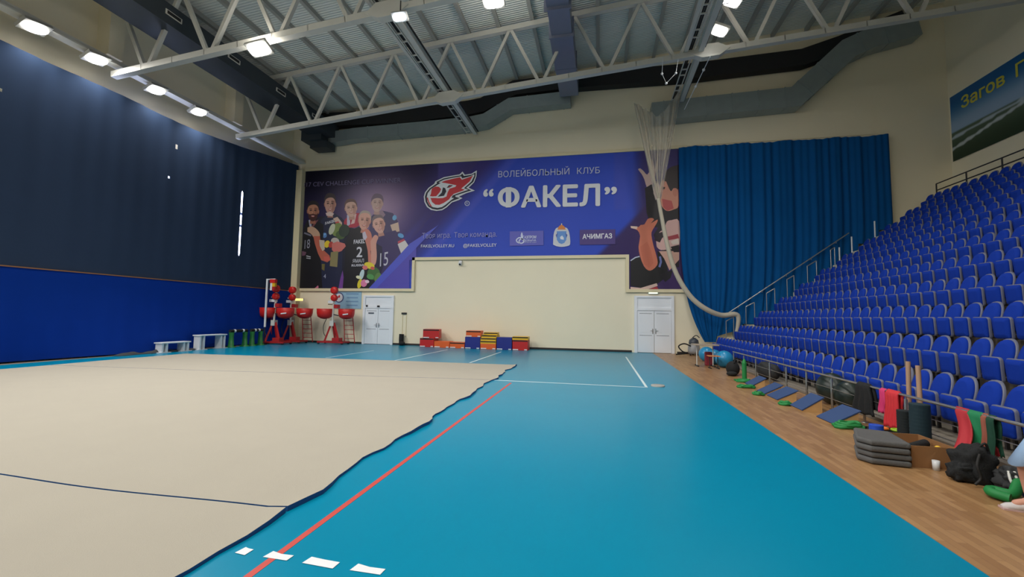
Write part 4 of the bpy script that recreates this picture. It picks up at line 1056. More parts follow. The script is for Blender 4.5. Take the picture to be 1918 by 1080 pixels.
# ================================================================== PLYO BOXES
M_ORG = mat('orange_vinyl', (222, 96, 38), .45); M_YEL = mat('yellow_vinyl', (226, 180, 40), .45); M_RBX = mat('red_vinyl', (190, 32, 34), .45); M_BBX = mat('blue_vinyl', (26, 40, 130), .45); M_STRAP = mat('black_strap', (24, 22, 22), .7)
def pbox(x0p, x1p, z0, z1, m, label, rot=0, yf=21.25, depth=.62, strap=True):
    a = U(740 + x0p / 5.994, 650, 1, yf).x; b = U(740 + x1p / 5.994, 650, 1, yf).x
    cx, cy = (a + b) / 2, yf + depth / 2; wd = b - a
    t = thing('plyo_box', label, 'box', (cx, cy, z0), 'padded jump boxes along the end wall')
    bevel(MB().rbox(cx, cy, z0, wd, depth, z1 - z0, rot).build('padded_body', m, t), .012)
    c_, s_ = math.cos(rot), math.sin(rot)
    def W(u, v, z): return (cx + u * c_ - v * s_, cy + u * s_ + v * c_, z)
    sh_ = min(.06, (z1 - z0) * .4)
    if strap:
        MB().prism([W(-wd / 2 * .97, -depth / 2 - .004, z1 - .015 - sh_), W(wd / 2 * .97, -depth / 2 - .004, z1 - .015 - sh_), W(wd / 2 * .97, -depth / 2 - .004, z1 - .015), W(-wd / 2 * .97, -depth / 2 - .004, z1 - .015)], Vector(W(0, .002, 0)) - Vector(W(0, 0, 0))).build('strap', M_STRAP, t)
    if z1 - z0 < .25: return
    MB().prism([W(-wd / 2 * .95, -depth / 2 - .004, z0 + .02), W(-wd * .12, -depth / 2 - .004, z0 + .02), W(-wd * .12, -depth / 2 - .004, z0 + .065), W(-wd / 2 * .95, -depth / 2 - .004, z0 + .065)], Vector(W(0, .002, 0)) - Vector(W(0, 0, 0))).build('white_label', M_WHITE, t)
    MB().prism([W(wd * .28, -depth / 2 - .004, z0 + .02), W(wd * .46, -depth / 2 - .004, z0 + .02), W(wd * .46, -depth / 2 - .004, z0 + .065), W(wd * .28, -depth / 2 - .004, z0 + .065)], Vector(W(0, .002, 0)) - Vector(W(0, 0, 0))).build('white_label', M_WHITE, t)
pbox(275, 432, 0, .47, M_RBX, 'red padded box on the floor under another red box', yf=21.3, depth=.7)
pbox(305, 478, .47, .95, M_RBX, 'red padded box standing on top of another red box', .15, yf=21.3, depth=.55)
pbox(437, 608, 0, .33, M_ORG, 'low orange box next to the red box stack', yf=21.2, strap=False)
pbox(613, 778, 0, .31, M_ORG, 'low orange box with a black strap, beside the tall blue box', yf=21.15)
pbox(783, 952, 0, .61, M_BBX, 'tall dark blue box carrying an orange box', yf=21.1, strap=False)
pbox(790, 955, .61, .93, M_ORG, 'orange box lying on top of the dark blue box', .06, yf=21.1)
pbox(957, 1132, 0, .28, M_ORG, 'orange box at the bottom of the yellow stack', yf=21.1, strap=False)
pbox(955, 1130, .28, .43, M_YEL, 'thin yellow box directly on the orange box', yf=21.1)
pbox(957, 1132, .43, .58, M_YEL, 'thin yellow box in the middle of the yellow stack', yf=21.1)
pbox(968, 1140, .58, .73, M_YEL, 'thin yellow box second from the top of the yellow stack', -.04, yf=21.12)
pbox(985, 1142, .73, .86, M_YEL, 'thin yellow box topmost of the yellow stack', .12, yf=21.14)
pbox(1139, 1310, 0, .63, M_BBX, 'dark blue box with a bare top between yellow stack and red box', yf=21.08, strap=False)
pbox(1317, 1488, 0, .52, M_RBX, 'red box at the end of the row, under a yellow one', yf=21.05)
pbox(1312, 1490, .52, .69, M_YEL, 'yellow box lying on the red box at the end of the row', .04, yf=21.05)

# ================================================================== BALL MACHINES
def ball_machine(x, y, label, sp=.95, flip=1):
    t = thing('ball_machine', label, 'ball machine', (x, y, 0), 'red ball launching machines')
    MB().bar((x - .75, y - .25, .12), (x + .85, y - .25, .12), .08, .08).bar((x - .75, y + .35, .12), (x + .85, y + .35, .12), .08, .08).bar((x - .7, y - .25, .12), (x - .7, y + .35, .12), .08, .08).bar((x + .8, y - .25, .12), (x + .8, y + .35, .12), .08, .08).build('base_frame', M_REDP, t)
    for dx in (-.68, .78):
        for dy in (-.25, .35): MB().lathe([(.07, -.025), (.07, .025)], (x + dx, y + dy, .07), 14, axis='y').build('caster', M_DARK, t)
    MB().bar((x - .35, y - .2, .14), (x - .12, y, 1.1), .09, .09).build('leg', M_REDP, t)
    MB().bar((x + .55, y - .2, .14), (x + .05, y, 1.2), .09, .09).build('leg', M_REDP, t)
    MB().bar((x, y + .3, .14), (x - .03, y + .05, 1.15), .08, .08).build('leg', M_REDP, t)
    MB().box(x - .13, x + .1, y - .12, y + .12, 1.0, 1.3).build('gear_box', M_STEEL, t)
    MB().tube([(x - .03, y, 1.2), (x + .02, y, 2.95)], .055, 10).build('mast', M_STEEL, t)
    m_ = MB().box(x + .18, x + .6, y - .3, y + .05, .14, .36); m_.build('motor_box', M_REDP, t)
    # wheel heads
    for z, dx, r in ((3.0, .04, .2), (2.58, .05, .18)):
        w_ = MB().lathe([(.0, -.12), (r * .6, -.12), (r, -.08), (r, .08), (r * .6, .12), (0, .12)], (x + dx, y - .05, z), 18, axis='y'); w_.build('throwing_wheel', M_RED, t)
        MB().bar((x - .28, y + .02, z - .04), (x + .05, y + .02, z - .02), .06, .06).build('wheel_arm', M_STEEL, t)
    MB().box(x - .3, x + .02, y - .1, y + .12, 2.28, 2.42).build('head_bracket', M_WHITE, t)
    MB().bar((x - .35, y, 2.22), (x + .3, y, 2.18), .04, .04).build('feed_arm', M_DARK, t)
    MB().box(x + .1, x + .34, y - .14, y + .1, 2.0, 2.2).build('motor', M_REDP, t)
    # baskets
    for dx in (-.47 * sp, .95 * sp):
        b = MB(); cx = x + dx - .05
        ring = []
        prof_ = [(.42, 1.95), (.44, 1.93), (.43, 1.7), (.38, 1.52), (.22, 1.42), (0, 1.38)]
        b.lathe(prof_, (cx, y - .05, 0), 20, sx=1.05, sy=.85); b.lathe([(.39, 1.955), (.45, 1.965), (.45, 1.93)], (cx, y - .05, 0), 20, sx=1.05, sy=.85)
        k = b.build('ball_basket', M_RED, t)
        if dx > 0: MB().prism([(cx + .02, y - .428, 1.62), (cx + .3, y - .36, 1.66), (cx + .3, y - .36, 1.72), (cx + .02, y - .428, 1.68)], (0, -.012, 0)).build('white_lettering', M_WHITE, k)
        MB().bar((x, y, 1.65), (cx - math.copysign(.3, dx), y - .02, 1.55), .05, .05).build('basket_arm', M_DARK, t)
    # ladder
    lx0, lx1 = (x + .45, x + 1.0) if flip > 0 else (x - 1.0, x - .5)
    l = MB().tube([(lx0, y + .5, .14), (lx0, y + .35, 1.5)], .025, 6).tube([(lx1 + .08 * flip, y + .5, .06), (lx1, y + .35, 1.5)], .025, 6)
    l.build('ladder_rail', M_REDP, t)
    for k in range(5):
        z = .3 + .25 * k; MB().tube([(lx0, y + .49 - .03 * k, z), (lx1 + .06 * flip * (1 - k / 5), y + .49 - .03 * k, z)], .018, 6).build('ladder_rung', M_REDP, t)
    c_ = curve([(x - .45, y + .05, 1.4), (x - .62, y + .05, 1.0), (x - .55, y, .6), (x - .3, y - .1, .35)], 5)
    MB().tube(c_, .018, 6).build('power_cable', M_DARK, t)
bx = U(622, 640, 1, 21.3).x; ball_machine(bx, 21.3, 'red ball machine standing alone in front of the information board')
bx = U(543, 640, 1, 21.15).x; ball_machine(bx, 21.15, 'red ball machine in the corner, under the yellow exit sign', 1.0)
bx = U(521, 640, 1, 20.3).x; ball_machine(bx, 19.95, 'red ball machine closest to the dark curtain, with its ladder facing the side wall', .8, -1)
# signal pole
px0 = U(497, 580, 1, 19.55)
t = thing('signal_pole', 'tall thin white pole with a red and yellow signal head', 'pole', (px0.x, 19.55, 0))
p_t, p_b = U(500, 522, 1, 19.55), U(496, 612, 1, 19.55)
p_b.x = max(p_b.x, -17.6); p_t.x = max(p_t.x, -17.6)
MB().tube([(p_b.x, 19.55, p_b.z), (p_b.x, 19.55, p_t.z)], .055, 10).build('pole', M_WHITE, t)
MB().tube([(p_b.x, 19.55, .02), (p_b.x, 19.55, p_b.z)], .03, 8).lathe([(.14, 0), (.14, .03), (.04, .05)], (p_b.x, 19.55, 0), 18).build('foot', M_DARK, t)
MB().bar((p_b.x, 19.55, p_t.z - .03), (p_b.x + .5, 19.55, p_t.z - .01), .05, .05).build('arm', M_WHITE, t)
MB().box(p_b.x + .25, p_b.x + .55, 19.45, 19.63, p_t.z - .22, p_t.z - .03).build('red_lamp', M_RED, t)
MB().box(p_b.x + .38, p_b.x + .54, 19.47, 19.61, p_t.z - .42, p_t.z - .22).build('yellow_lamp', M_YEL, t)
MB().box(p_b.x + .38, p_b.x + .54, 19.47, 19.61, p_t.z - .62, p_t.z - .42).build('lower_lamp', M_REDP, t)
MB().box(p_b.x + .26, p_b.x + .38, 19.47, 19.61, p_t.z - .62, p_t.z - .22).build('signal_case', M_WHITE, t)

# ================================================================== BENCHES
def bench(y0, y1, h, label):
    x0, x1 = -17.62, -17.25
    t = thing('step_bench', label, 'bench', ((x0 + x1) / 2, (y0 + y1) / 2, 0), 'white benches by the blue cover')
    bevel(MB().box(x0 - .02, x1 + .02, y0, y1, h - .05, h).build('top_board', M_WHITE, t), .008)
    for a in (y0 + .02, y1 - .32):
        MB().box(x0, x1, a - .1, a + .4, 0, .025).build('base_plate', M_WHITE, t)
        for b in (a + .02, a + .2): MB().box(x0 + .02, x1 - .02, b, b + .07, .025, h - .05).build('leg', M_WHITE, t)
bench(13.95, 15.2, .42, 'low white bench on the floor edge by the blue cover')
bench(15.6, 17.0, .66, 'taller white bench standing before the green trestles')
def trestle(y0, y1, label):
    x = -17.35
    t = thing('padded_trestle', label, 'trestle', (x, (y0 + y1) / 2, 0), 'green trestles with black pads')
    MB().tube([(x, y0 - .1, .78), (x, y1 + .1, .78)], .075, 12).build('black_pad', M_BLACKF, t)
    for y in (y0, y1):
        MB().lathe([(.24, 0), (.24, .03), (.14, .07), (.11, .5), (.13, .72)], (x, y, 0), 16, sx=1, sy=.8).build('leg', mat('green_plastic', (30, 110, 50), .5), t)
    for y in (y0 + .15, y1 - .15): MB().tube([(x, y - .05, .78), (x, y + .05, .78)], .08, 12).build('white_clip', M_WHITE, t)
trestle(17.35, 18.15, 'green trestle with a black padded bar partly behind the taller white bench')
trestle(18.6, 19.15, 'green trestle with a black padded bar nearer the ball machines')

def heap(u, v):
    y = 12.5 + 3.2 * u; x = -17.72 + .34 * v + .03 * math.sin(y * 7)
    return (x, y, .012 + (.1 + .05 * math.sin(y * 5) + .02 * math.sin(y * 13)) * math.sin(math.pi * min(1, v * 1.0)) * math.sin(math.pi * u) ** .4)
o = MB().grid(heap, 60, 10).build('ground_sheet', mat('dark_grey_sheet', (58, 60, 64), .9), None, (-17.6, 14, 0)); tag(o, 'dark grey sheet bunched along the foot of the blue cover behind the low bench', 'sheet')
# ================================================================== STAND-SIDE EQUIPMENT
M_BTOP = mat('navy_ramp_cover', (44, 70, 116), .75)
def wedge(y0, y1, x0, h, L, label, sk=0):
    t = thing('wedge_ramp', label, 'ramp', (x0 + L / 2, (y0 + y1) / 2, 0), 'blue topped wedge ramps')
    a = [(x0, y0, .02), (x0 + L, y0, h), (x0 + L, y0, 0), (x0, y0, 0)]
    MB().prism(a[::-1], (0, y1 - y0, 0)).build('wooden_wedge', M_WOOD, t)
    d = Vector((L, 0, h - .02)).normalized(); n = Vector((-d.z, 0, d.x))
    p = Vector((x0 - .01, y0 - .01, .02)); q = p + d * (math.hypot(L, h) + .05)
    MB().prism([p + n * .002, q + n * .002, q + n * .02, p + n * .02], (0, y1 - y0 + .02, 0)).build('top_cover', M_BTOP, t)
wedge(11.9, 12.38, 3.8, .2, .3, 'blue topped wedge ramp furthest along, beside the green stand')
wedge(10.75, 11.2, 3.7, .2, .34, 'blue topped wedge ramp second from the green stand')
wedge(10.05, 10.6, 3.7, .2, .36, 'blue topped wedge ramp in the middle of the five')
wedge(9.02, 9.5, 3.74, .24, .33, 'blue topped wedge ramp fourth from the green stand, before the black balls')
wedge(7.98, 8.5, 3.76, .22, .36, 'blue topped wedge ramp closest to the grey mats')
def band_heap(cx, cy, lx, ly, m, label, n=3, seed=0):
    rnd = random.Random(seed); b = MB()
    for k in range(n):
        pts = []
        for i in range(16):
            a = 2 * math.pi * i / 16
            pts.append((cx + lx * (.55 + .45 * k / n) * math.cos(a) + rnd.uniform(-.02, .02), cy + ly * (.6 + .4 * k / n) * math.sin(a) + rnd.uniform(-.02, .02), .03 + .028 * (n - 1 - k) + .01 * math.sin(a * 3)))
        b.tube(pts, .028, 6, closed=True)
    tag(b.build('resistance_band', m, None, (cx, cy, 0)), label, 'band', 'green bands on the parquet')
band_heap(3.9, 12.82, .26, .14, M_GREEN, 'green band coiled round the foot of the green stand', 2, 1)
band_heap(3.62, 11.75, .26, .1, M_GREEN, 'green band lying between the first two wedge ramps', 2, 2)
band_heap(3.55, 10.72, .13, .1, M_GREEN, 'green band lying before the middle wedge ramps', 2, 3)
band_heap(3.68, 9.62, .12, .1, M_GREEN, 'small green band beside the fourth wedge ramp', 2, 4)
band_heap(3.92, 7.85, .24, .12, M_GREEN, 'large green band heap between the last ramp and the blue roller', 3, 5)
# green stand
t = thing('green_stand', 'upright green stand inside the end of the guard rail', 'stand', (3.98, 13.05, 0))
MB().box(3.72, 4.24, 12.98, 13.12, 0, .04).box(3.92, 4.04, 12.8, 13.3, 0, .04).build('base', M_GREEN, t)
MB().tube([(3.98, 13.05, .04), (3.98, 13.05, .5)], .06, 12).lathe([(.06, .5), (.03, .6), (0, .62)], (3.98, 13.05, 0), 12).build('column', M_GREEN, t)
# black bag & clothes near it
b = MB(); b.sphere((4.05, 14.35, .2), .24, 16, 10, sc=(.8, .9, .95)).sphere((3.95, 14.1, .07), .13, 12, 8, sc=(1.2, 1, .55)).tube(curve([(4.05, 14.2, .38), (4.12, 14.35, .5), (4.08, 14.5, .36)], 4), .02, 6)
tag(b.build('sports_bag', M_BLACKF, None, (4.05, 14.3, 0)), 'black sports bag on the parquet near the blue gym balls', 'bag')
b = MB(); b.sphere((4.72, 13.6, .26), .26, 16, 10, sc=(.8, 1.6, 1)).sphere((4.66, 12.9, .3), .2, 14, 10, sc=(.8, 1.2, 1.1))
tag(b.build('equipment_bag', mat('dark_grey_bag', (40, 42, 44), .8, var=.2), None, (4.7, 13.4, 0)), 'dark grey equipment bag behind the green stand and the guard rail', 'bag')
b = MB(); g = lambda u, v: (4.36 - .03 * math.sin(u * 9) * v, 12.7 + .3 * u + .05 * math.sin(v * 4), .62 - .5 * v)
# gym balls
def gymball(c, r, m, label, grp, sc=(1, 1, 1)):
    t = tag(MB().sphere(c, r, 28, 18, sc=sc).build('gym_ball', m, None, (c[0], c[1], c[2] - r)), label, 'ball', grp)
    MB().lathe([(.012, 0), (.012, .006)], (c[0], c[1], c[2] + r - .003), 8).build('valve', M_WHITE, t)
M_GBALL = mat('black_green_ball', (30, 42, 38), .35); M_CBALL = mat('sky_blue_ball', (40, 140, 190), .3)
gymball((4.715, 10.02, .32), .32, M_GBALL, 'big glossy black gym ball behind the rail by the fourth ramp', 'dark gym balls', (.86, 1.06, 1))
gymball((4.71, 9.38, .28), .28, M_GBALL, 'dark gym ball behind the rail beside the hanging black jacket', 'dark gym balls', (.95, 1, 1))
gymball((4.38, 16.5, .3), .3, M_CBALL, 'sky blue gym ball at the end of the guard rail', 'sky blue gym balls')
gymball((4.3, 17.5, .28), .28, M_CBALL, 'sky blue gym ball under the table end', 'sky blue gym balls')
gymball((4.25, 18.5, .3), .3, M_CBALL, 'sky blue gym ball nearer the end wall, behind the table', 'sky blue gym balls')
# table and chair
t = thing('folding_table', 'pale topped table beyond the end of the guard rail', 'table', (3.75, 16.6, 0))
bevel(MB().box(3.35, 4.2, 16.4, 16.95, .76, .8).build('table_top', mat('pale_laminate', (168, 156, 140), .5), t), .006)
for x in (3.5, 4.05):
    MB().tube([(x, 16.68, .03), (x, 16.68, .76)], .02, 8).build('leg', M_STEEL, t)
    MB().bar((x, 16.42, .02), (x, 16.94, .02), .05, .04).build('foot', M_DARK, t)
t = thing('stool', 'school stool with orange wooden seat before the pale table', 'stool', (3.9, 16.0, 0))
bevel(MB().box(3.72, 4.1, 15.85, 16.2, .42, .445).build('seat', mat('orange_plywood', (206, 132, 78), .5), t), .008)
for x in (3.78, 4.04):
    MB().tube([(x, 16.02, .03), (x, 16.02, .42)], .014, 8).build('leg', M_DARK, t); MB().bar((x, 15.84, .02), (x, 16.2, .02), .04, .03).build('foot', M_DARK, t)
o = MB().box(3.85, 4.1, 16.95, 17.12, .45, .95).build('red_case', mat('dull_red', (140, 40, 56), .6), None, (3.97, 17.03, .45))
bevel(o, .03); o.location.z = 0; tag(o, 'dull red case standing behind the pale table', 'case')
for v in o.data.vertices: v.co.z -= 0
# vacuum cleaner
t = thing('vacuum_cleaner', 'grey vacuum cleaner with black hose beside the white door', 'vacuum cleaner', (4.35, 21.5, 0))
MB().lathe([(.0, .08), (.24, .08), (.27, .2), (.25, .45), (.2, .52)], (4.38, 21.5, 0), 20).build('tank', mat('grey_tank', (150, 152, 156), .4), t)
MB().lathe([(.2, .52), (.23, .56), (.2, .72), (.08, .82), (0, .84)], (4.38, 21.5, 0), 20).build('motor_head', mat('dark_head', (70, 76, 84), .4), t)
MB().tube(curve([(4.3, 21.35, .84), (4.45, 21.3, .95), (4.6, 21.35, .84)], 4), .02, 8).build('handle', M_DARK, t)
MB().tube(curve([(4.2, 21.3, .45), (3.9, 21.25, .55), (3.65, 21.2, .42), (3.8, 21.1, .2), (4.0, 21.1, .12), (3.5, 21.0, .06)], 5), .03, 8).build('hose', M_BLACKF, t)
for dx, dy in ((-.18, -.15), (.18, -.15), (0, .2)): MB().sphere((4.38 + dx, 21.5 + dy, .04), .04, 10, 8).build('caster', M_DARK, t)
# cloth on the rail --------------------------------------------------------
def drape(name, y0, y1, zl, zr, m, label, cat, grp=None, nf=3, sway=0, flare=0, thick=.012, out=0):
    """cloth hung over the rail at x 4.42: court side down to zl, stand side down to zr"""
    def fn(u, v):
        y = y0 + (y1 - y0) * u
        s_ = v * 2 - 1
        if s_ < 0: x = 4.42 - .028 - .02 * abs(s_) - out * s_ * s_; z = .655 + (zl - .655) * (-s_) ** 1.0
        else: x = 4.42 + .028 + .02 * s_; z = .655 + (zr - .655) * s_
        if abs(s_) < .08: z = .655; x = 4.42 + s_ * .4
        k = abs(s_)
        return (x + .018 * math.sin(u * nf * 6.28) * k * (1 if s_ < 0 else -1), y + sway * k + flare * (u - .5) * k + .01 * math.sin(v * 17), z + .015 * math.sin(u * 11) * k)
    o = MB().grid(fn, 16, 24).build(name, m, None, (4.42, (y0 + y1) / 2, .6)); solid(o, thick)
    return tag(o, label, cat, grp)
drape('jacket', 8.18, 8.5, .16, .25, M_BLACKF, 'black jacket hung over the guard rail beside the dark ball', 'jacket', flare=.24, thick=.04)
drape('pink_band', 7.78, 7.9, .28, .4, mat('pink_band', (206, 50, 110), .7), 'pink band hung on the guard rail behind the red one', 'band', 'bands hung on the rail')
drape('red_band', 7.48, 7.74, .1, .3, mat('bright_red_band', (206, 44, 54), .7), 'thick red bands hung over the guard rail next to the wooden sticks', 'band', 'bands hung on the rail', 4, .03, thick=.03)
drape('red_band', 6.26, 6.45, .02, .2, mat('red_band', (176, 40, 50), .75), 'long dark red band over the guard rail trailing down to the black backpack', 'band', 'bands hung on the rail', 1, -.36, thick=.014, out=.36)
drape('green_band', 6.07, 6.25, .22, .25, mat('green_band', (24, 126, 80), .75), 'wide green band over the guard rail beside the dark red one', 'band', 'bands hung on the rail', 1, -.06)
drape('brown_band', 6.0, 6.06, .1, .2, mat('brown_band', (150, 84, 66), .75), 'narrow brown band hung between the green and dark green bands', 'band', 'bands hung on the rail', 1)
drape('dark_green_band', 5.9, 5.99, .06, .2, mat('dark_green_band', (10, 64, 46), .75), 'dark green band last in the group on the guard rail', 'band', 'bands hung on the rail', 1)
# wooden sticks, rollers
o = MB().tube([(4.5, 7.44, .0), (4.55, 7.5, 1.12)], .03, 10).build('wooden_stick', mat('pale_wood_stick', (176, 142, 116), .6), None, (4.5, 7.44, 0)); tag(o, 'tall pale wooden stick beside the black rollers, the longer one', 'stick', 'wooden sticks')
o = MB().tube([(4.5, 7.2, .0), (4.55, 7.3, 1.08)], .03, 10).build('wooden_stick', mat('pale_wood_stick', (176, 142, 116), .6), None, (4.5, 7.2, 0)); tag(o, 'pale wooden stick beside the black rollers, the shorter one', 'stick', 'wooden sticks')
def roller(x, y, r, h, m, label, grp):
    pr = [(r * .55, 0), (r, 0)]
    k = 12
    for i in range(k): pr += [(r, h * (i + .15) / k), (r * 1.02, h * (i + .5) / k), (r, h * (i + .85) / k)]
    pr += [(r, h), (r * .55, h)]
    tag(MB().lathe(pr, (x, y, 0), 20).build('foam_roller', m, None, (x, y, 0)), label, 'roller', grp)
roller(4.27, 6.86, .11, .6, mat('dark_teal_foam', (14, 44, 54), .8), 'tall dark teal foam roller standing against the guard rail', 'dark foam rollers')
roller(4.24, 7.1, .09, .46, mat('black_foam', (12, 24, 28), .8), 'shorter black foam roller behind the dark teal one', 'dark foam rollers')
roller(3.98, 7.28, .085, .2, mat('blue_foam', (24, 74, 190), .7), 'short bright blue roller behind the grey mats', 'blue foam rollers')
# low tray of odds and ends
t = thing('equipment_tray', 'black tray holding rings behind the grey mats', 'tray', (4.2, 7.5, 0))
MB().box(4.02, 4.4, 7.3, 7.62, 0, .03).box(4.02, 4.05, 7.3, 7.62, 0, .1).box(4.37, 4.4, 7.3, 7.62, 0, .1).box(4.02, 4.4, 7.3, 7.33, 0, .1).box(4.02, 4.4, 7.59, 7.62, 0, .1).build('tray_body', M_DARK, t)
def ring(c, r, m, label, z, rr=.018):
    tag(MB().tube([(c[0] + r * math.cos(a), c[1] + r * math.sin(a), z) for a in [2 * math.pi * k / 18 for k in range(18)]], rr, 8, closed=True).build('exercise_ring', m, None, (c[0], c[1], z)), label, 'ring', 'exercise rings in the tray')
ring((4.15, 7.44, 0), .06, mat('orange_ring', (222, 110, 30), .5), 'orange ring lying in the black tray', .12)
ring((4.3, 7.38, 0), .06, mat('lime_ring', (150, 190, 40), .5), 'lime green ring lying in the black tray', .12)
ring((4.2, 7.78, 0), .07, M_BLACKF, 'black ring on the floor behind the black tray', .02)
# mats
M_MAT = mat('grey_vinyl_mat', (88, 88, 88), .8, var=.1, scale=6, bump=.3, bscale=40)
for k in range(4):
    z = .006 + .072 * k
    pts = [(3.12, 6.12), (3.2, 5.96), (3.58, 5.9), (3.7, 6.5), (3.35, 6.62)]
    sh = .01 * math.sin(k * 2.1)
    b = MB().prism([(x + sh, y + sh * .6, z) for x, y in pts], (0, 0, .066))
    o = b.build('folding_mat', M_MAT, None, (3.4, 6.25, z)); bevel(o, .025, 3)
    tag(o, 'grey exercise mat, %s of the four stacked by the cardboard box' % ['bottom one', 'second from the floor', 'third from the floor', 'topmost'][k], 'mat', 'stacked grey mats')
# cardboard box
t = thing('cardboard_box', 'open brown cardboard box next to the grey mats', 'box', (3.82, 6.25, 0))
M_CARD = mat('cardboard', (146, 104, 64), .8, var=.06)
b = MB(); x0, x1, y0, y1, h = 3.62, 4.08, 5.98, 6.6, .25
b.box(x0, x1, y0, y1, 0, .01).box(x0, x0 + .01, y0, y1, .01, h).box(x1 - .01, x1, y0, y1, .01, h).box(x0 + .01, x1 - .01, y0, y0 + .01, .01, h).box(x0 + .01, x1 - .01, y1 - .01, y1, .01, h)
b.build('carton', M_CARD, t)
o = MB().tube([(3.72, 6.2, .16), (4.0, 6.35, .2)], .05, 12).build('massage_roller', M_BLACKF, None, (3.86, 6.27, .1)); tag(o, 'black massage roller lying inside the cardboard box', 'roller')
o = MB().sphere((3.98, 6.12, .2), .035, 12, 8).build('massage_ball', M_YEL, None, (3.98, 6.12, .17)); tag(o, 'small yellow ball inside the cardboard box', 'ball')
o = MB().lathe([(.0, 0), (.032, 0), (.036, .11), (.032, .11)], (3.83, 5.93, 0), 16).build('paper_cup', M_WHITE, None, (3.83, 5.93, 0)); tag(o, 'white paper cup standing before the cardboard box', 'cup')
# backpack and clutter
t = thing('backpack', 'slumped black backpack on the parquet under the hanging bands', 'backpack', (4.0, 5.68, 0))
from mathutils import noise
def lumpy(c, r, sc, amp, f, m, name, parent, seed=0, flat=.02):
    b = MB().sphere((0, 0, 0), 1, 36, 24); v = []
    for p in b.v:
        q = Vector(p); n = noise.fractal(q * f + Vector((seed, 0, 0)), 1, 2, 3) * amp
        ex = Vector([math.copysign(abs(t) ** .75, t) for t in q]); q = ex * (1 + n)
        z = c[2] + q.z * r * sc[2]; v.append((c[0] + q.x * r * sc[0], c[1] + q.y * r * sc[1], max(flat * 0 + .004, z)))
    b.v = v; return b.build(name, m, parent)
lumpy((4.0, 5.66, .15), .17, (1.0, .95, 1.25), .3, 1.8, M_BLACKF, 'sack', t, 3)
lumpy((3.86, 5.6, .09), .11, (1.2, .8, .9), .3, 2.2, M_BLACKF, 'front_pocket', t, 5)
MB().tube(curve([(3.95, 5.5, .32), (3.88, 5.44, .22), (3.9, 5.43, .1), (3.84, 5.42, .03)], 4), .014, 6).build('strap', M_STRAP, t)
MB().tube(curve([(4.02, 5.62, .35), (4.06, 5.58, .42), (4.1, 5.6, .34)], 4), .012, 6).build('grab_loop', M_STRAP, t)
t = thing('duffel_bag', 'dark bag with pale straps lying beside the black backpack', 'bag', (4.2, 5.45, 0))
lumpy((4.2, 5.42, .1), .13, (1.2, .9, .9), .4, 2.5, mat('charcoal_bag', (44, 46, 48), .8, var=.3, scale=14), 'sack', t, 9)
for k in range(3): MB().tube(curve([(4.1 + .05 * k, 5.38, .2), (4.06 + .06 * k, 5.3, .12), (4.12 + .05 * k, 5.28, .04)], 4), .012, 6).build('strap', M_STEEL, t)
b = MB(); b.box(4.1, 4.4, 5.1, 5.26, 0, .04); o = b.build('navy_cloth', mat('navy_cloth', (36, 48, 84), .9), None, (4.25, 5.18, 0)); bevel(o, .015); tag(o, 'folded navy cloth on the parquet behind the green band strap', 'cloth')
b = MB(); b.tube(curve([(3.83, 5.02, .05), (3.76, 5.12, .06), (3.82, 5.2, .06), (3.92, 5.12, .06), (4.04, 5.22, .1), (4.12, 5.3, .12)], 5), .045, 8)
tag(b.build('resistance_band', M_GREEN, None, (3.85, 5.1, 0)), 'green band curling on the parquet beside the standing person', 'band')

# ================================================================== PERSON
M_SKIN = mat('skin', (206, 150, 128), .55, var=.04, scale=12)
def skin_chain(name, verts, edges, radii, m, parent, root=0, lv=2):
    me = bpy.data.meshes.new(name); me.from_pydata([tuple(v) for v in verts], edges, [])
    o = bpy.data.objects.new(name, me); COL.objects.link(o)
    sk = o.modifiers.new('skin', 'SKIN'); sk.use_smooth_shade = True
    if not me.skin_vertices: me.skin_vertices.new()
    sv = me.skin_vertices[0].data
    for i, r in enumerate(radii):
        sv[i].radius = (r, r) if not isinstance(r, tuple) else r; sv[i].use_root = (i == root)
    ss_ = o.modifiers.new('sub', 'SUBSURF'); ss_.levels = lv; ss_.render_levels = lv
    bpy.context.view_layer.update()
    m2 = bpy.data.meshes.new_from_object(o.evaluated_get(bpy.context.evaluated_depsgraph_get()))
    bpy.data.objects.remove(o); m2.name = name
    L = parent_loc(parent) if parent else Vector((0, 0, 0))
    for v in m2.vertices: v.co -= L
    for p in m2.polygons: p.use_smooth = True
    m2.materials.clear(); m2.materials.append(m)
    o2 = bpy.data.objects.new(name, m2); COL.objects.link(o2)
    if parent: o2.parent = parent
    return o2
PX, PY = 3.98, 4.62
pers = thing('person', 'person in light blue shorts and white sneakers bending by the guard rail', 'person', (PX, PY, 0))
Vv = []; Ee = []; Rr = []
def jn(p, r, par=None):
    Vv.append(Vector(p)); Rr.append(r); k = len(Vv) - 1
    if par is not None: Ee.append((par, k))
    return k
pel = jn((PX + .12, PY - .05, .86), .13)
sp1 = jn((PX + .06, PY - .05, 1.02), .12, pel); sp2 = jn((PX - .02, PY - .04, 1.2), .14, sp1); nb = jn((PX - .06, PY - .04, 1.33), .075, sp2)
nk = jn((PX - .1, PY - .04, 1.4), .055, nb); hd = jn((PX - .14, PY - .04, 1.5), .085, nk); hd2 = jn((PX - .15, PY - .04, 1.58), .08, hd)
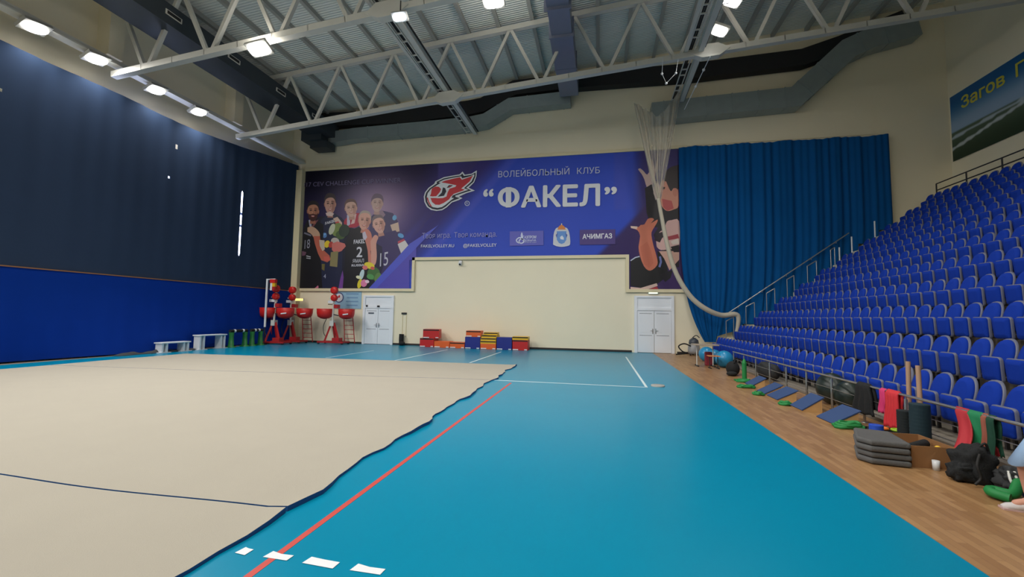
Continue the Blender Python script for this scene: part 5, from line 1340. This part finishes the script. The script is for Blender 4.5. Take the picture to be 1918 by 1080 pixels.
# legs: front (bent) one seen in the photo, rear one straight
h1 = jn((PX + .06, PY + .06, .8), .1, pel); k1 = jn((PX - .2, PY + .18, .5), .062, h1); c1 = jn((PX - .17, PY + .2, .34), .055, k1); a1 = jn((PX - .13, PY + .22, .1), .038, c1); t1 = jn((PX - .26, PY + .25, .05), .035, a1)
h2 = jn((PX + .14, PY - .16, .8), .1, pel); k2 = jn((PX + .06, PY - .18, .46), .062, h2); c2 = jn((PX + .1, PY - .18, .3), .055, k2); a2_ = jn((PX + .14, PY - .18, .1), .038, c2); t2 = jn((PX + .01, PY - .19, .05), .035, a2_)
for sy in (-1, 1):
    s1 = jn((PX - .05, PY - .04 + sy * .18, 1.3), .055, nb); e1 = jn((PX + .12, PY - .06 + sy * .26, 1.1), .042, s1); w1 = jn((PX + .1, PY - .1 + sy * .25, .88), .03, e1)
    pm = jn((PX + .09, PY - .11 + sy * .245, .8), .032, w1)
    for k in range(4):
        f1 = jn((PX + .05 + .026 * k, PY - .11 + sy * .25, .735 - .004 * abs(k - 1)), .0095, pm); jn((PX + .045 + .026 * k, PY - .11 + sy * .24, .69), .008, f1)
    th = jn((PX + .04, PY - .11 + sy * .235, .78), .011, pm); jn((PX + .015, PY - .11 + sy * .23, .745), .009, th)
skin_chain('body', Vv, Ee, Rr, M_SKIN, pers)
# shorts and shirt
M_LBL = mat('light_blue_cotton', (160, 190, 226), .85)
def loft(rings, n=20):
    mb = MB(); v = []
    for c, rx, ry, tilt in rings:
        c = Vector(c)
        for k in range(n):
            a = 2 * math.pi * k / n; v.append(c + Vector((rx * math.cos(a), ry * math.sin(a), tilt * math.cos(a))))
    f = [(i * n + k, i * n + (k + 1) % n, (i + 1) * n + (k + 1) % n, (i + 1) * n + k) for i in range(len(rings) - 1) for k in range(n)]
    return mb.add(v, f, 0, True)
b = loft([((PX + .1, PY - .05, .98), .16, .2, .0), ((PX + .11, PY - .05, .84), .19, .23, .02)])
o = b.build('waist', M_LBL, pers); solid(o, .01)
b = loft([((PX + .07, PY + .05, .86), .16, .15, .0), ((PX - .04, PY + .11, .72), .15, .14, .05), ((PX - .17, PY + .17, .5), .13, .12, .08)]); solid(b.build('shorts_leg', M_LBL, pers), .008)
b = loft([((PX + .13, PY - .15, .86), .16, .14, .0), ((PX + .1, PY - .17, .7), .14, .13, .0), ((PX + .07, PY - .18, .48), .13, .12, .02)]); solid(b.build('shorts_leg', M_LBL, pers), .008)
b = loft([((PX + .1, PY - .05, .94), .17, .2, 0), ((PX + .04, PY - .05, 1.08), .16, .2, 0), ((PX - .03, PY - .04, 1.24), .16, .21, 0), ((PX - .06, PY - .04, 1.34), .1, .17, 0), ((PX - .08, PY - .04, 1.38), .065, .08, 0)]); solid(b.build('shirt', M_WHITE, pers), .008)
for sy in (-1, 1):
    b = loft([((PX - .05, PY - .04 + sy * .13, 1.33), .08, .08, 0), ((PX + .02, PY - .05 + sy * .21, 1.22), .075, .07, 0), ((PX + .1, PY - .06 + sy * .25, 1.12), .065, .06, 0)], 14); solid(b.build('sleeve', M_WHITE, pers), .006)
b = MB().sphere((PX - .13, PY - .04, 1.58), .11, 18, 12, sc=(1, .85, .9)); b.build('hair', mat('brown_hair', (60, 42, 34), .7), pers)
for sy in (-1, 1): MB().sphere((PX - .235, PY - .04 + sy * .033, 1.53), .012, 8, 6).build('eye', M_DARK, pers)
MB().sphere((PX - .245, PY - .04, 1.5), .018, 8, 6, sc=(1, .8, 1.3)).build('nose', M_SKIN, pers)
MB().sphere((PX - .225, PY - .04, 1.465), .02, 8, 6, sc=(.6, 1.2, .4)).build('mouth', mat('lips', (170, 90, 84), .5), pers)
for (ax_, ay_, tx, ty) in ((PX - .12, PY + .22, PX - .3, PY + .26), (PX + .15, PY - .18, PX - .03, PY - .2)):
    s_ = MB(); d = Vector((tx - ax_, ty - ay_, 0)).normalized(); sd = Vector((-d.y, d.x, 0))
    out = []
    for t_, w_, h_ in ((-.06, .03, .09), (-.04, .038, .11), (.04, .04, .105), (.1, .045, .075), (.17, .042, .06), (.21, .02, .04)):
        c = Vector((ax_, ay_, 0)) + d * t_
        out.append([c + sd * w_ + Vector((0, 0, .012)), c + sd * w_ * .85 + Vector((0, 0, h_ * .8)), c + Vector((0, 0, h_)), c - sd * w_ * .85 + Vector((0, 0, h_ * .8)), c - sd * w_ + Vector((0, 0, .012))])
    v = [p for r_ in out for p in r_]; f = [(i * 5 + k, i * 5 + (k + 1) % 5, (i + 1) * 5 + (k + 1) % 5, (i + 1) * 5 + k) for i in range(5) for k in range(5)]
    s_.add(v, f + [tuple(range(5))[::-1], tuple(range(25, 30))], 0, True)
    so = s_.build('sneaker', mat('white_sneaker', (206, 200, 200), .6), pers)
    c = Vector((ax_, ay_, 0)) + d * .07
    MB().obox(c + Vector((0, 0, .008)), d, sd, (0, 0, 1), .145, .045, .008).build('sole', mat('sole_pink', (200, 170, 168), .6), so)
    MB().obox(c + Vector((0, 0, .1)) - d * .03, d, sd, (0, 0, 1), .02, .042, .008).build('lace', M_DARK, so)
